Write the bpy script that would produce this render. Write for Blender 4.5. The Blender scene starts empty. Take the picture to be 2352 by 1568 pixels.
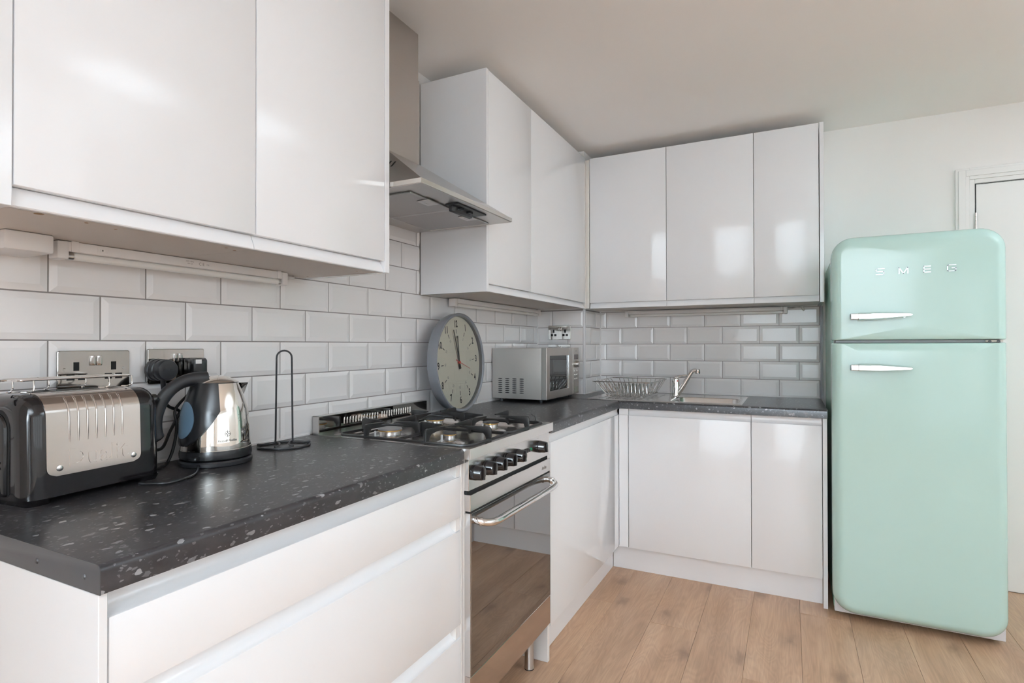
import bpy, bmesh, math, random
from mathutils import Vector, Matrix
R = random.Random(7)
C = bpy.context.scene.collection
SC = bpy.context.scene

# ------------------------------------------------------------------ camera
cd = bpy.data.cameras.new('camera'); cam = bpy.data.objects.new('camera', cd); C.objects.link(cam)
cd.sensor_width = 36.0; cd.lens = 1277.56 * 36.0 / 2352.0; cd.clip_start = 0.02
cr, cu, cf = ((0.894599, 0.446867, -0.001505), (0.004434, -0.005508, 0.999975), (-0.446847, 0.894584, 0.006909))
cam.matrix_world = Matrix(((cr[0], cu[0], -cf[0], 1.415735), (cr[1], cu[1], -cf[1], -0.620286), (cr[2], cu[2], -cf[2], 1.198776), (0, 0, 0, 1)))
SC.camera = cam

# ------------------------------------------------------------------ sky, exposure
wd = bpy.data.worlds.new('overcast_sky'); SC.world = wd; wd.use_nodes = True
bg = wd.node_tree.nodes['Background']
bg.inputs[0].default_value = (0.93, 0.97, 1.0, 1); bg.inputs[1].default_value = 2.2
SC.view_settings.view_transform = 'Standard'; SC.view_settings.look = 'None'
SC.view_settings.exposure = 0.0; SC.view_settings.gamma = 1.0
SC.view_settings.use_curve_mapping = False
cy = SC.cycles
cy.use_denoising = True; cy.max_bounces = 14; cy.diffuse_bounces = 10; cy.glossy_bounces = 6
cy.transmission_bounces = 8; cy.transparent_max_bounces = 12; cy.sample_clamp_indirect = 6.0
cy.caustics_reflective = False; cy.caustics_refractive = False

def portal(name, loc, rot, sx, sy):
    l = bpy.data.lights.new(name, 'AREA'); l.shape = 'RECTANGLE'; l.size = sx; l.size_y = sy
    o = bpy.data.objects.new(name, l); C.objects.link(o); o.location = loc; o.rotation_euler = rot
    l.cycles.is_portal = True
    return o
RX1, RY0, RZ = 4.3, -3.2, 2.372
W1 = (2.75, 3.95, 0.2, 2.1)          # window in the wall behind the camera: x0 x1 z0 z1
W2 = (-2.4, 0.9, 0.75, 2.2)        # window in the right wall: y0 y1 z0 z1
portal('window_daylight', ((W1[0]+W1[1])/2, RY0-0.1, (W1[2]+W1[3])/2), (math.pi/2, 0, 0), W1[1]-W1[0], W1[3]-W1[2])
portal('side_window_daylight', (RX1+0.1, (W2[0]+W2[1])/2, (W2[2]+W2[3])/2), (math.pi/2, 0, math.pi/2), W2[1]-W2[0], W2[3]-W2[2])

def bounce(name, loc, target, size, watts, col=(1.0, 0.97, 0.94)):
    """studio lamp out of view, turned to the white ceiling and walls"""
    l = bpy.data.lights.new(name, 'AREA'); l.shape = 'DISK'; l.size = size; l.energy = watts; l.color = col; l.spread = math.radians(100)
    o = bpy.data.objects.new(name, l); C.objects.link(o); o.location = loc
    o.rotation_euler = (Vector(target) - Vector(loc)).to_track_quat('-Z', 'Y').to_euler()
    return o
FLASHC = (0.715, 0.87, 1.0)
bounce('bounce_flash', (1.9, -2.0, 1.6), (1.8, -3.2, 1.8), 0.5, 235, FLASHC)
bounce('ceiling_bounce_fill', (1.7, -1.3, 1.2), (1.6, -1.9, 2.372), 0.5, 65, FLASHC)  # added fill lamp, lifts the back tiles and the far side panel
bounce('side_bounce_fill', (3.2, 1.0, 1.2), (3.4, 1.2, 2.372), 0.5, 36, FLASHC)  # added fill lamp at the right, lightens floor, ceiling and back run

# ------------------------------------------------------------------ materials
MATS = {}
def mat(name, col=(0.8, 0.8, 0.8), rough=0.5, metal=0.0, spec=0.5, coat=0.0, coat_rough=0.03, trans=0.0, ior=1.5):
    if name in MATS: return MATS[name]
    m = bpy.data.materials.new(name); m.use_nodes = True
    b = m.node_tree.nodes['Principled BSDF']
    b.inputs['Base Color'].default_value = (*col, 1); b.inputs['Roughness'].default_value = rough
    b.inputs['Metallic'].default_value = metal; b.inputs['Specular IOR Level'].default_value = spec
    b.inputs['Coat Weight'].default_value = coat; b.inputs['Coat Roughness'].default_value = coat_rough
    b.inputs['Transmission Weight'].default_value = trans; b.inputs['IOR'].default_value = ior
    MATS[name] = m
    return m
def N(m, typ, **kw):
    n = m.node_tree.nodes.new(typ)
    for k, v in kw.items():
        if hasattr(n, k): setattr(n, k, v)
        else: n.inputs[k].default_value = v
    return n
def L(m, a, b): m.node_tree.links.new(a, b)
def bsdf(m): return m.node_tree.nodes['Principled BSDF']
def ramp(m, stops, interp='LINEAR'):
    n = m.node_tree.nodes.new('ShaderNodeValToRGB'); cr_ = n.color_ramp; cr_.interpolation = interp
    while len(cr_.elements) < len(stops): cr_.elements.new(0.5)
    for e, (p, c) in zip(cr_.elements, stops):
        e.position = p; e.color = (*c, 1) if len(c) == 3 else c
    return n
def noise_bump(m, scale, strength, dist=0.001, detail=3, stretch=None):
    tc = N(m, 'ShaderNodeTexCoord'); mp = N(m, 'ShaderNodeMapping')
    if stretch: mp.inputs['Scale'].default_value = stretch
    nz = N(m, 'ShaderNodeTexNoise'); nz.inputs['Scale'].default_value = scale; nz.inputs['Detail'].default_value = detail
    bp = N(m, 'ShaderNodeBump'); bp.inputs['Strength'].default_value = strength; bp.inputs['Distance'].default_value = dist
    L(m, tc.outputs['Object'], mp.inputs['Vector']); L(m, mp.outputs[0], nz.inputs['Vector'])
    L(m, nz.outputs['Fac'], bp.inputs['Height']); L(m, bp.outputs[0], bsdf(m).inputs['Normal'])
    return nz

GLOSS = mat('white_gloss_lacquer', (0.855, 0.87, 0.895), 0.07, spec=0.5)
WHITE = mat('white_melamine', (0.82, 0.81, 0.80), 0.3)
UNDER = mat('underside_beige_reflect', (0.62, 0.575, 0.54), 0.55)  # white carcass from below, its beige reflection put into the colour
WALLP = mat('wall_paint', (0.86, 0.85, 0.835), 0.75); noise_bump(WALLP, 180, 0.06)
CEILP = mat('ceiling_paint', (0.905, 0.89, 0.88), 0.85)
TRIMP = mat('trim_gloss_paint', (0.82, 0.815, 0.80), 0.25)
TILE = mat('white_glazed_tile', (0.88, 0.87, 0.875), 0.06, spec=0.5)
GROUT = mat('grey_grout', (0.27, 0.25, 0.245), 0.9)
SEAL = mat('white_silicone', (0.82, 0.82, 0.82), 0.35)
TRIMW = mat('white_tile_trim', (0.80, 0.80, 0.82), 0.25)
CHROME = mat('polished_chrome', (0.82, 0.81, 0.80), 0.06, metal=1)
CHROME2 = mat('kettle_chrome', (0.86, 0.83, 0.78), 0.035, metal=1)
STEEL = mat('brushed_steel', (0.62, 0.60, 0.585), 0.28, metal=1); noise_bump(STEEL, 60, 0.05, 0.0005, 2, (1, 40, 1))
STEELV = mat('hood_steel', (0.56, 0.53, 0.505), 0.24, metal=1); noise_bump(STEELV, 40, 0.03, 0.0005, 2, (8, 8, 0.3))
COOKST = mat('cooker_steel', (0.70, 0.68, 0.665), 0.20, metal=1); noise_bump(COOKST, 60, 0.03, 0.0004, 2, (1, 1, 30))
MIRST = mat('mirror_steel', (0.60, 0.57, 0.545), 0.05, metal=1)
SINKST = mat('sink_steel', (0.70, 0.69, 0.68), 0.22, metal=1)
TOAST = mat('toaster_steel', (0.66, 0.62, 0.59), 0.13, metal=1)
NICKEL = mat('black_nickel_plate', (0.40, 0.375, 0.355), 0.07, metal=1)
OVENG = mat('oven_black_glass', (0.012, 0.010, 0.009), 0.02, spec=1.0, ior=2.4)
BLACKG = mat('gloss_black_plastic', (0.008, 0.007, 0.008), 0.08, spec=0.6)
BLACKM = mat('matt_black_plastic', (0.014, 0.014, 0.016), 0.42)
BLACKS = mat('satin_black_plastic', (0.011, 0.011, 0.012), 0.25)
IRON = mat('cast_iron_enamel', (0.010, 0.009, 0.009), 0.38)
HOLE = mat('dark_hole', (0.004, 0.004, 0.004), 0.8)
BRASS = mat('brass_burner_ring', (0.75, 0.48, 0.16), 0.3, metal=1)
ALU = mat('cast_aluminium', (0.72, 0.71, 0.70), 0.25, metal=1)
BURNCAP = mat('burner_cap_enamel', (0.03, 0.03, 0.033), 0.35)
BURNGREY = mat('burner_cap_grey', (0.30, 0.30, 0.31), 0.35, metal=0.6)
MINT = mat('mint_enamel', (0.475, 0.66, 0.605), 0.10, spec=0.5)
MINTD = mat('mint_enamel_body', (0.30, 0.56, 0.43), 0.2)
GASKET = mat('pale_gasket', (0.70, 0.70, 0.69), 0.5)
PLASTW = mat('white_plastic', (0.78, 0.76, 0.755), 0.35)
TUBEW = mat('tube_glass', (0.86, 0.85, 0.83), 0.12)
CLOCKG = mat('clock_grey_enamel', (0.19, 0.195, 0.215), 0.3, spec=0.5)
DIAL = mat('clock_cream_dial', (0.80, 0.77, 0.66), 0.6)
INK = mat('black_ink', (0.012, 0.012, 0.013), 0.6)
INKG = mat('grey_ink', (0.22, 0.21, 0.20), 0.6)
REDH = mat('red_hand_paint', (0.62, 0.07, 0.05), 0.4)
GREEND = mat('green_lamp_lens', (0.02, 0.25, 0.12), 0.2)
DISPL = mat('display_window', (0.075, 0.05, 0.045), 0.15)
MWDISP = mat('microwave_badge', (0.33, 0.34, 0.27), 0.3)
MWSIDE = mat('microwave_painted_side', (0.50, 0.49, 0.47), 0.42, metal=0.35)
MWFRONT = mat('microwave_brushed_front', (0.50, 0.465, 0.43), 0.28, metal=1); noise_bump(MWFRONT, 60, 0.04, 0.0005, 2, (1, 1, 30))
MESHG = mat('filter_mesh', (0.40, 0.375, 0.365), 0.38, metal=0.9)
WINBLUE = mat('water_gauge', (0.10, 0.16, 0.22), 0.18)
LABELW = mat('white_label', (0.7, 0.7, 0.7), 0.5)
EDGE = mat('edge_strip_black', (0.045, 0.042, 0.044), 0.38)
BROWN = mat('chipboard_brown', (0.30, 0.18, 0.09), 0.8)
CABLE = mat('black_cable', (0.010, 0.010, 0.011), 0.4)
WHCABLE = mat('white_cable', (0.65, 0.64, 0.63), 0.4)
UPV = mat('window_upvc', (0.85, 0.85, 0.85), 0.3)

# thin glass: mostly see-through plus a mirror part
def thin_glass(name, tint, gl):
    m = bpy.data.materials.new(name); m.use_nodes = True; nt = m.node_tree
    for n in list(nt.nodes): nt.nodes.remove(n)
    out = nt.nodes.new('ShaderNodeOutputMaterial'); mx = nt.nodes.new('ShaderNodeMixShader')
    t = nt.nodes.new('ShaderNodeBsdfTransparent'); g = nt.nodes.new('ShaderNodeBsdfGlossy')
    lw = nt.nodes.new('ShaderNodeFresnel'); lw.inputs['IOR'].default_value = gl
    t.inputs[0].default_value = (*tint, 1); g.inputs['Roughness'].default_value = 0.01
    nt.links.new(lw.outputs[0], mx.inputs[0]); nt.links.new(t.outputs[0], mx.inputs[1]); nt.links.new(g.outputs[0], mx.inputs[2])
    nt.links.new(mx.outputs[0], out.inputs[0])
    return m
GLASS = thin_glass('window_glass', (0.97, 0.98, 0.98), 1.35)
CLKGL = thin_glass('clock_glass', (0.97, 0.97, 0.96), 1.45)
MWGL = thin_glass('microwave_window_glass', (0.05, 0.05, 0.055), 2.2)

# worktop laminate: near black with pale flecks
def worktop_mat():
    m = mat('black_speckled_laminate', (0.03, 0.028, 0.03), 0.30, spec=0.5)
    tc = N(m, 'ShaderNodeTexCoord'); mp = N(m, 'ShaderNodeMapping'); mp.inputs['Scale'].default_value = (1.0, 0.62, 1.0)
    L(m, tc.outputs['Object'], mp.inputs['Vector'])
    dn = N(m, 'ShaderNodeTexNoise'); dn.inputs['Scale'].default_value = 60; dn.inputs['Detail'].default_value = 3
    L(m, mp.outputs[0], dn.inputs['Vector'])
    va = N(m, 'ShaderNodeVectorMath', operation='MULTIPLY_ADD'); va.inputs[1].default_value = (0.02, 0.02, 0.02)
    L(m, dn.outputs['Color'], va.inputs[0]); L(m, mp.outputs[0], va.inputs[2])
    def flecks(scale, cut, size):
        v = N(m, 'ShaderNodeTexVoronoi'); v.inputs['Scale'].default_value = scale
        L(m, va.outputs[0], v.inputs['Vector'])
        a = N(m, 'ShaderNodeMath', operation='LESS_THAN'); a.inputs[1].default_value = size
        L(m, v.outputs['Distance'], a.inputs[0])
        sp = N(m, 'ShaderNodeSeparateColor'); L(m, v.outputs['Color'], sp.inputs[0])
        b = N(m, 'ShaderNodeMath', operation='GREATER_THAN'); b.inputs[1].default_value = cut
        L(m, sp.outputs[0], b.inputs[0])
        c = N(m, 'ShaderNodeMath', operation='MULTIPLY'); L(m, a.outputs[0], c.inputs[0]); L(m, b.outputs[0], c.inputs[1])
        d = N(m, 'ShaderNodeMath', operation='MULTIPLY'); L(m, c.outputs[0], d.inputs[0]); L(m, sp.outputs[1], d.inputs[1])
        return d
    f1 = flecks(70, 0.62, 0.30); f2 = flecks(190, 0.62, 0.36)
    cl = N(m, 'ShaderNodeTexNoise'); cl.inputs['Scale'].default_value = 26; cl.inputs['Detail'].default_value = 6; cl.inputs['Roughness'].default_value = 0.65
    L(m, mp.outputs[0], cl.inputs['Vector'])
    base = ramp(m, [(0.30, (0.018, 0.016, 0.018)), (0.62, (0.036, 0.033, 0.035)), (0.80, (0.06, 0.055, 0.055))])
    L(m, cl.outputs['Fac'], base.inputs[0])
    m1 = N(m, 'ShaderNodeMix', data_type='RGBA'); L(m, f1.outputs[0], m1.inputs[0]); L(m, base.outputs[0], m1.inputs[6]); m1.inputs[7].default_value = (0.34, 0.335, 0.34, 1)
    m2 = N(m, 'ShaderNodeMix', data_type='RGBA'); 
    s2 = N(m, 'ShaderNodeMath', operation='MULTIPLY'); s2.inputs[1].default_value = 0.55; L(m, f2.outputs[0], s2.inputs[0])
    L(m, s2.outputs[0], m2.inputs[0]); L(m, m1.outputs[2], m2.inputs[6]); m2.inputs[7].default_value = (0.26, 0.255, 0.26, 1)
    L(m, m2.outputs[2], bsdf(m).inputs['Base Color'])
    bp = N(m, 'ShaderNodeBump'); bp.inputs['Strength'].default_value = 0.05; bp.inputs['Distance'].default_value = 0.0004
    fn = N(m, 'ShaderNodeTexNoise'); fn.inputs['Scale'].default_value = 500; L(m, tc.outputs['Object'], fn.inputs['Vector'])
    L(m, fn.outputs['Fac'], bp.inputs['Height']); L(m, bp.outputs[0], bsdf(m).inputs['Normal'])
    return m
WORKT = worktop_mat()

# oak laminate planks (grain along Y; each plank offset by its own random number)
def oak_mat():
    m = mat('oak_laminate', (0.45, 0.29, 0.18), 0.33, spec=0.4)
    tc = N(m, 'ShaderNodeTexCoord'); oi = N(m, 'ShaderNodeObjectInfo')
    off = N(m, 'ShaderNodeMath', operation='MULTIPLY'); off.inputs[1].default_value = 37.0; L(m, oi.outputs['Random'], off.inputs[0])
    cb = N(m, 'ShaderNodeCombineXYZ'); L(m, off.outputs[0], cb.inputs[2]); L(m, off.outputs[0], cb.inputs[1])
    ad = N(m, 'ShaderNodeVectorMath', operation='ADD'); L(m, tc.outputs['Object'], ad.inputs[0]); L(m, cb.outputs[0], ad.inputs[1])
    mp = N(m, 'ShaderNodeMapping'); mp.inputs['Scale'].default_value = (5.5, 1.0, 1.0); L(m, ad.outputs[0], mp.inputs['Vector'])
    # growth figure: distance field warped by noise, banded
    wn = N(m, 'ShaderNodeTexNoise'); wn.inputs['Scale'].default_value = 1.6; wn.inputs['Detail'].default_value = 2.5; wn.inputs['Distortion'].default_value = 0.7
    L(m, mp.outputs[0], wn.inputs['Vector'])
    bands = N(m, 'ShaderNodeMath', operation='MULTIPLY'); bands.inputs[1].default_value = 120.0; L(m, wn.outputs['Fac'], bands.inputs[0])
    sn = N(m, 'ShaderNodeMath', operation='SINE'); L(m, bands.outputs[0], sn.inputs[0])
    # fine pores
    mp2 = N(m, 'ShaderNodeMapping'); mp2.inputs['Scale'].default_value = (190.0, 5.0, 1.0); L(m, ad.outputs[0], mp2.inputs['Vector'])
    pn = N(m, 'ShaderNodeTexNoise'); pn.inputs['Scale'].default_value = 1.0; pn.inputs['Detail'].default_value = 4; pn.inputs['Roughness'].default_value = 0.7
    L(m, mp2.outputs[0], pn.inputs['Vector'])
    # broad tone
    mp3 = N(m, 'ShaderNodeMapping'); mp3.inputs['Scale'].default_value = (9.0, 1.1, 1.0); L(m, ad.outputs[0], mp3.inputs['Vector'])
    bn = N(m, 'ShaderNodeTexNoise'); bn.inputs['Scale'].default_value = 1.0; bn.inputs['Detail'].default_value = 3; L(m, mp3.outputs[0], bn.inputs['Vector'])
    # knots
    mp4 = N(m, 'ShaderNodeMapping'); mp4.inputs['Scale'].default_value = (4.2, 2.1, 1.0); L(m, ad.outputs[0], mp4.inputs['Vector'])
    kw_ = N(m, 'ShaderNodeTexNoise'); kw_.inputs['Scale'].default_value = 7.0; kw_.inputs['Detail'].default_value = 3; L(m, mp4.outputs[0], kw_.inputs['Vector'])
    kv = N(m, 'ShaderNodeVectorMath', operation='MULTIPLY_ADD'); kv.inputs[1].default_value = (0.22, 0.22, 0.0); L(m, kw_.outputs['Color'], kv.inputs[0]); L(m, mp4.outputs[0], kv.inputs[2])
    kn = N(m, 'ShaderNodeTexVoronoi'); kn.voronoi_dimensions = '2D'; kn.inputs['Scale'].default_value = 1.0; kn.inputs['Randomness'].default_value = 1.0; L(m, kv.outputs[0], kn.inputs['Vector'])
    kr = ramp(m, [(0.0, (1, 1, 1)), (0.05, (0.75, 0.75, 0.75)), (0.12, (0.25, 0.25, 0.25)), (0.24, (0, 0, 0))]); L(m, kn.outputs['Distance'], kr.inputs[0])
    tone = ramp(m, [(0.25, (0.365, 0.215, 0.130)), (0.5, (0.46, 0.285, 0.180)), (0.75, (0.54, 0.350, 0.230))]); L(m, bn.outputs['Fac'], tone.inputs[0])
    def mul(colsock, facsock, lo, hi, amin, amax):
        mr = N(m, 'ShaderNodeMapRange'); mr.inputs['From Min'].default_value = lo; mr.inputs['From Max'].default_value = hi
        mr.inputs['To Min'].default_value = amin; mr.inputs['To Max'].default_value = amax; L(m, facsock, mr.inputs['Value'])
        mx = N(m, 'ShaderNodeVectorMath', operation='SCALE'); L(m, colsock, mx.inputs[0]); L(m, mr.outputs[0], mx.inputs['Scale'])
        return mx.outputs[0]
    c = mul(tone.outputs[0], sn.outputs[0], -1, 1, 0.94, 1.04)
    c = mul(c, pn.outputs['Fac'], 0.3, 0.7, 0.86, 1.10)
    c = mul(c, oi.outputs['Random'], 0, 1, 0.93, 1.07)
    mk = N(m, 'ShaderNodeMix', data_type='RGBA'); km = N(m, 'ShaderNodeMath', operation='MULTIPLY'); km.inputs[1].default_value = 0.75
    L(m, kr.outputs[0], km.inputs[0]); L(m, km.outputs[0], mk.inputs[0]); L(m, c, mk.inputs[6]); mk.inputs[7].default_value = (0.20, 0.115, 0.075, 1)
    L(m, mk.outputs[2], bsdf(m).inputs['Base Color'])
    bp = N(m, 'ShaderNodeBump'); bp.inputs['Strength'].default_value = 0.12; bp.inputs['Distance'].default_value = 0.0006
    L(m, pn.outputs['Fac'], bp.inputs['Height']); L(m, bp.outputs[0], bsdf(m).inputs['Normal'])
    return m
OAK = oak_mat()

# ------------------------------------------------------------------ mesh helpers
WL = {}
def thing(name, label, cat, loc=(0, 0, 0), rot=(0, 0, 0), group=None):
    o = bpy.data.objects.new(name, None); C.objects.link(o); o.empty_display_size = 0.05
    o.location = loc; o.rotation_euler = rot; o['label'] = label; o['category'] = cat
    if group: o['group'] = group
    WL[o.name] = Vector(loc)
    return o
class MB:
    def __init__(s): s.bm = bmesh.new()
    def box(s, x0, x1, y0, y1, z0, z1, bev=0.0, seg=2, M=None):
        vs = [s.bm.verts.new((x, y, z)) for x in (x0, x1) for y in (y0, y1) for z in (z0, z1)]
        fs = [(0, 1, 3, 2), (4, 6, 7, 5), (0, 4, 5, 1), (2, 3, 7, 6), (0, 2, 6, 4), (1, 5, 7, 3)]
        faces = [s.bm.faces.new([vs[i] for i in f]) for f in fs]
        if bev:
            es = list({e for f in faces for e in f.edges})
            r = bmesh.ops.bevel(s.bm, geom=es, offset=bev, segments=seg, affect='EDGES', profile=0.5)
            vs = list({v for f in r['faces'] for v in f.verts} | {v for v in vs if v.is_valid})
        if M is not None:
            for v in vs: v.co = M @ v.co
        return s
    def prism(s, pts, vec, bev=0.0, M=None):
        """closed outline of 3-D points swept along vec"""
        a = [s.bm.verts.new(p) for p in pts]; b = [s.bm.verts.new(Vector(p) + Vector(vec)) for p in pts]
        n = len(a); fs = [s.bm.faces.new(a[::-1]), s.bm.faces.new(b)]
        for i in range(n): fs.append(s.bm.faces.new((a[i], a[(i+1) % n], b[(i+1) % n], b[i])))
        bmesh.ops.recalc_face_normals(s.bm, faces=fs)
        vs = a + b
        if bev:
            es = list({e for f in fs[:2] for e in f.edges})
            r = bmesh.ops.bevel(s.bm, geom=es, offset=bev, segments=2, affect='EDGES', profile=0.5)
            vs = list({v for f in r['faces'] for v in f.verts} | {v for v in vs if v.is_valid})
        if M is not None:
            for v in vs: v.co = M @ v.co
        return s
    def tube(s, pts, r, n=8, closed=False, cap=True, M=None, flat=1.0):
        P = [Vector(p) for p in pts]; k = len(P); rr = r if isinstance(r, (list, tuple)) else [r] * k
        rings = []; prev = None
        for i, p in enumerate(P):
            if closed: t = (P[(i+1) % k] - P[i-1])
            else: t = P[min(i+1, k-1)] - P[max(i-1, 0)]
            t.normalize()
            if prev is None:
                up = Vector((0, 0, 1)) if abs(t.z) < 0.9 else Vector((1, 0, 0))
                a = t.cross(up).normalized()
            else: a = (prev - t * prev.dot(t)).normalized()
            prev = a; b = t.cross(a)
            ring = []
            for j in range(n):
                w = 2 * math.pi * j / n; q = p + a * (rr[i] * math.cos(w)) + b * (rr[i] * flat * math.sin(w))
                ring.append(s.bm.verts.new(M @ q if M is not None else q))
            rings.append(ring)
        m = k if closed else k - 1
        for i in range(m):
            A, B = rings[i], rings[(i+1) % k]
            for j in range(n): s.bm.faces.new((A[j], A[(j+1) % n], B[(j+1) % n], B[j]))
        if cap and not closed:
            s.bm.faces.new(rings[0][::-1]); s.bm.faces.new(rings[-1])
        return s
    def lathe(s, prof, n=32, M=None, c=(0, 0, 0)):
        """profile of (r, z) about Z"""
        rings = []; c = Vector(c)
        for r, z in prof:
            if r < 1e-6:
                q = Vector((0, 0, z)) + c; rings.append([s.bm.verts.new(M @ q if M is not None else q)])
            else:
                ring = []
                for j in range(n):
                    w = 2 * math.pi * j / n; q = Vector((r * math.cos(w), r * math.sin(w), z)) + c
                    ring.append(s.bm.verts.new(M @ q if M is not None else q))
                rings.append(ring)
        for A, B in zip(rings, rings[1:]):
            if len(A) == 1 and len(B) == 1: continue
            if len(A) == 1:
                for j in range(n): s.bm.faces.new((A[0], B[j], B[(j+1) % n])) 
            elif len(B) == 1:
                for j in range(n): s.bm.faces.new((A[j], A[(j+1) % n], B[0]))
            else:
                for j in range(n): s.bm.faces.new((A[j], A[(j+1) % n], B[(j+1) % n], B[j]))
        return s
    def loft(s, loops, cap0=True, cap1=True):
        rings = [[s.bm.verts.new(p) for p in lp] for lp in loops]; n = len(rings[0])
        for A, B in zip(rings, rings[1:]):
            for j in range(n): s.bm.faces.new((A[j], A[(j+1) % n], B[(j+1) % n], B[j]))
        if cap0: s.bm.faces.new(rings[0][::-1])
        if cap1: s.bm.faces.new(rings[-1])
        return s
    def mesh(s, me, M):
        """append an existing mesh datablock transformed by M"""
        vs = [s.bm.verts.new(M @ v.co) for v in me.vertices]
        for p in me.polygons:
            try: s.bm.faces.new([vs[i] for i in p.vertices])
            except ValueError: pass
        return s
    def build(s, name, m, parent=None, local=False, angle=35, flat=False):
        bm = s.bm
        bmesh.ops.recalc_face_normals(bm, faces=bm.faces[:])
        if parent is not None and not local:
            w = WL[parent.name]
            for v in bm.verts: v.co -= w
        me = bpy.data.meshes.new(name); bm.to_mesh(me); bm.free()
        if not flat:
            for p in me.polygons: p.use_smooth = True
            me.set_sharp_from_angle(angle=math.radians(angle))
        me.materials.append(m)
        o = bpy.data.objects.new(name, me); C.objects.link(o)
        if parent is not None:
            o.parent = parent; WL[o.name] = WL.get(parent.name, Vector()).copy() if not local else Vector()
        else: WL[o.name] = Vector()
        return o
def solo(o, label, cat, group=None, kind=None):
    if label: o['label'] = label
    if cat: o['category'] = cat
    if group: o['group'] = group
    if kind: o['kind'] = kind
    return o
def struct(o):
    o['kind'] = 'structure'; return o
def copy_part(o, loc, parent=None, name=None):
    c = o.copy(); C.objects.link(c); c.location = loc
    if parent is not None: c.parent = parent
    return c
def rrect(x0, x1, y0, y1, r, n=6):
    """rounded rectangle outline; r = single radius or (x1y1, x0y1, x0y0, x1y0)"""
    if not isinstance(r, (tuple, list)): r = (r,) * 4
    out = []
    for k, (cx_, cy_, a0) in enumerate(((x1, y1, 0), (x0, y1, 90), (x0, y0, 180), (x1, y0, 270))):
        q = max(r[k], 1e-5); sx = -1 if k in (0, 3) else 1; sy = -1 if k in (0, 1) else 1
        for i in range(n + 1):
            a = math.radians(a0 + 90 * i / n)
            out.append((cx_ + sx * q + q * math.cos(a), cy_ + sy * q + q * math.sin(a)))
    return out
def bez(pts, n=8):
    """Catmull-Rom through points"""
    P = [Vector(p) for p in pts]; out = []
    for i in range(len(P) - 1):
        p0 = P[max(i-1, 0)]; p1 = P[i]; p2 = P[i+1]; p3 = P[min(i+2, len(P)-1)]
        for k in range(n):
            t = k / n
            out.append(0.5 * ((2*p1) + (p2-p0)*t + (2*p0-5*p1+4*p2-p3)*t*t + (3*p1-p0-3*p2+p3)*t**3))
    out.append(P[-1]); return out
TXT = {}
def text_mesh(s, size=1.0, extrude=0.0, bold=0.0, shear=0.0, sx=1.0):
    key = (s, size, extrude, bold, shear, sx)
    if key in TXT: return TXT[key]
    cu_ = bpy.data.curves.new('txt', 'FONT'); cu_.body = s; cu_.size = size; cu_.extrude = extrude; cu_.offset = bold; cu_.shear = shear
    cu_.align_x = 'CENTER'; cu_.align_y = 'CENTER'; cu_.resolution_u = 3; cu_.space_character = 1.0
    o = bpy.data.objects.new('txt', cu_); C.objects.link(o)
    dg = bpy.context.evaluated_depsgraph_get(); dg.update()
    me = bpy.data.meshes.new_from_object(o.evaluated_get(dg))
    bpy.data.objects.remove(o); bpy.data.curves.remove(cu_)
    if sx != 1.0:
        for v in me.vertices: v.co.x *= sx
    TXT[key] = me
    return me
def frame_x(x, y, z): return Matrix(((0, 0, 1, x), (1, 0, 0, y), (0, 1, 0, z), (0, 0, 0, 1)))     # text plane facing +x
def frame_ny(x, y, z): return Matrix(((1, 0, 0, x), (0, 0, -1, y), (0, 1, 0, z), (0, 0, 0, 1)))   # text plane facing -y

# ================================================================== room shell
YB = 2.884      # painted plane of the back wall
o = MB().box(-0.15, -0.006, RY0-0.12, YB+0.12, 0, RZ).build('wall_left', WALLP); wall_left = struct(o)
o = MB().box(-0.006, RX1+0.12, YB, YB+0.12, 0, RZ).build('wall_back', WALLP); wall_back = struct(o)
b = MB(); y0, y1, z0, z1 = W2
b.box(RX1, RX1+0.12, RY0, y0, 0, RZ); b.box(RX1, RX1+0.12, y1, YB, 0, RZ); b.box(RX1, RX1+0.12, y0, y1, 0, z0); b.box(RX1, RX1+0.12, y0, y1, z1, RZ)
wall_right = struct(b.build('wall_right', WALLP))
b = MB(); x0, x1, z0, z1 = W1
b.box(-0.006, x0, RY0-0.12, RY0, 0, RZ); b.box(x1, RX1+0.12, RY0-0.12, RY0, 0, RZ); b.box(x0, x1, RY0-0.12, RY0, 0, z0); b.box(x0, x1, RY0-0.12, RY0, z1, RZ)
wall_front = struct(b.build('wall_front', WALLP))
ceiling = struct(MB().box(-0.15, RX1+0.12, RY0-0.12, YB+0.12, RZ, RZ+0.1).build('ceiling', CEILP))
floor = struct(MB().box(-0.15, RX1+0.12, RY0-0.12, YB+0.12, -0.06, -0.008).build('floor', HOLE))

wall_shade_nib = struct(MB().box(-0.006, 0.80, -1.25, -1.15, 0, RZ).build("wall_shade_nib", WALLP))  # unseen wall stub, added to shade the near cabinet end

# boxed-in corner column
BX, BY = 0.312, 2.571
column = struct(MB().box(-0.006, BX-0.006, BY+0.006, YB, 0, RZ).build('wall_corner', WALLP))

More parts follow.
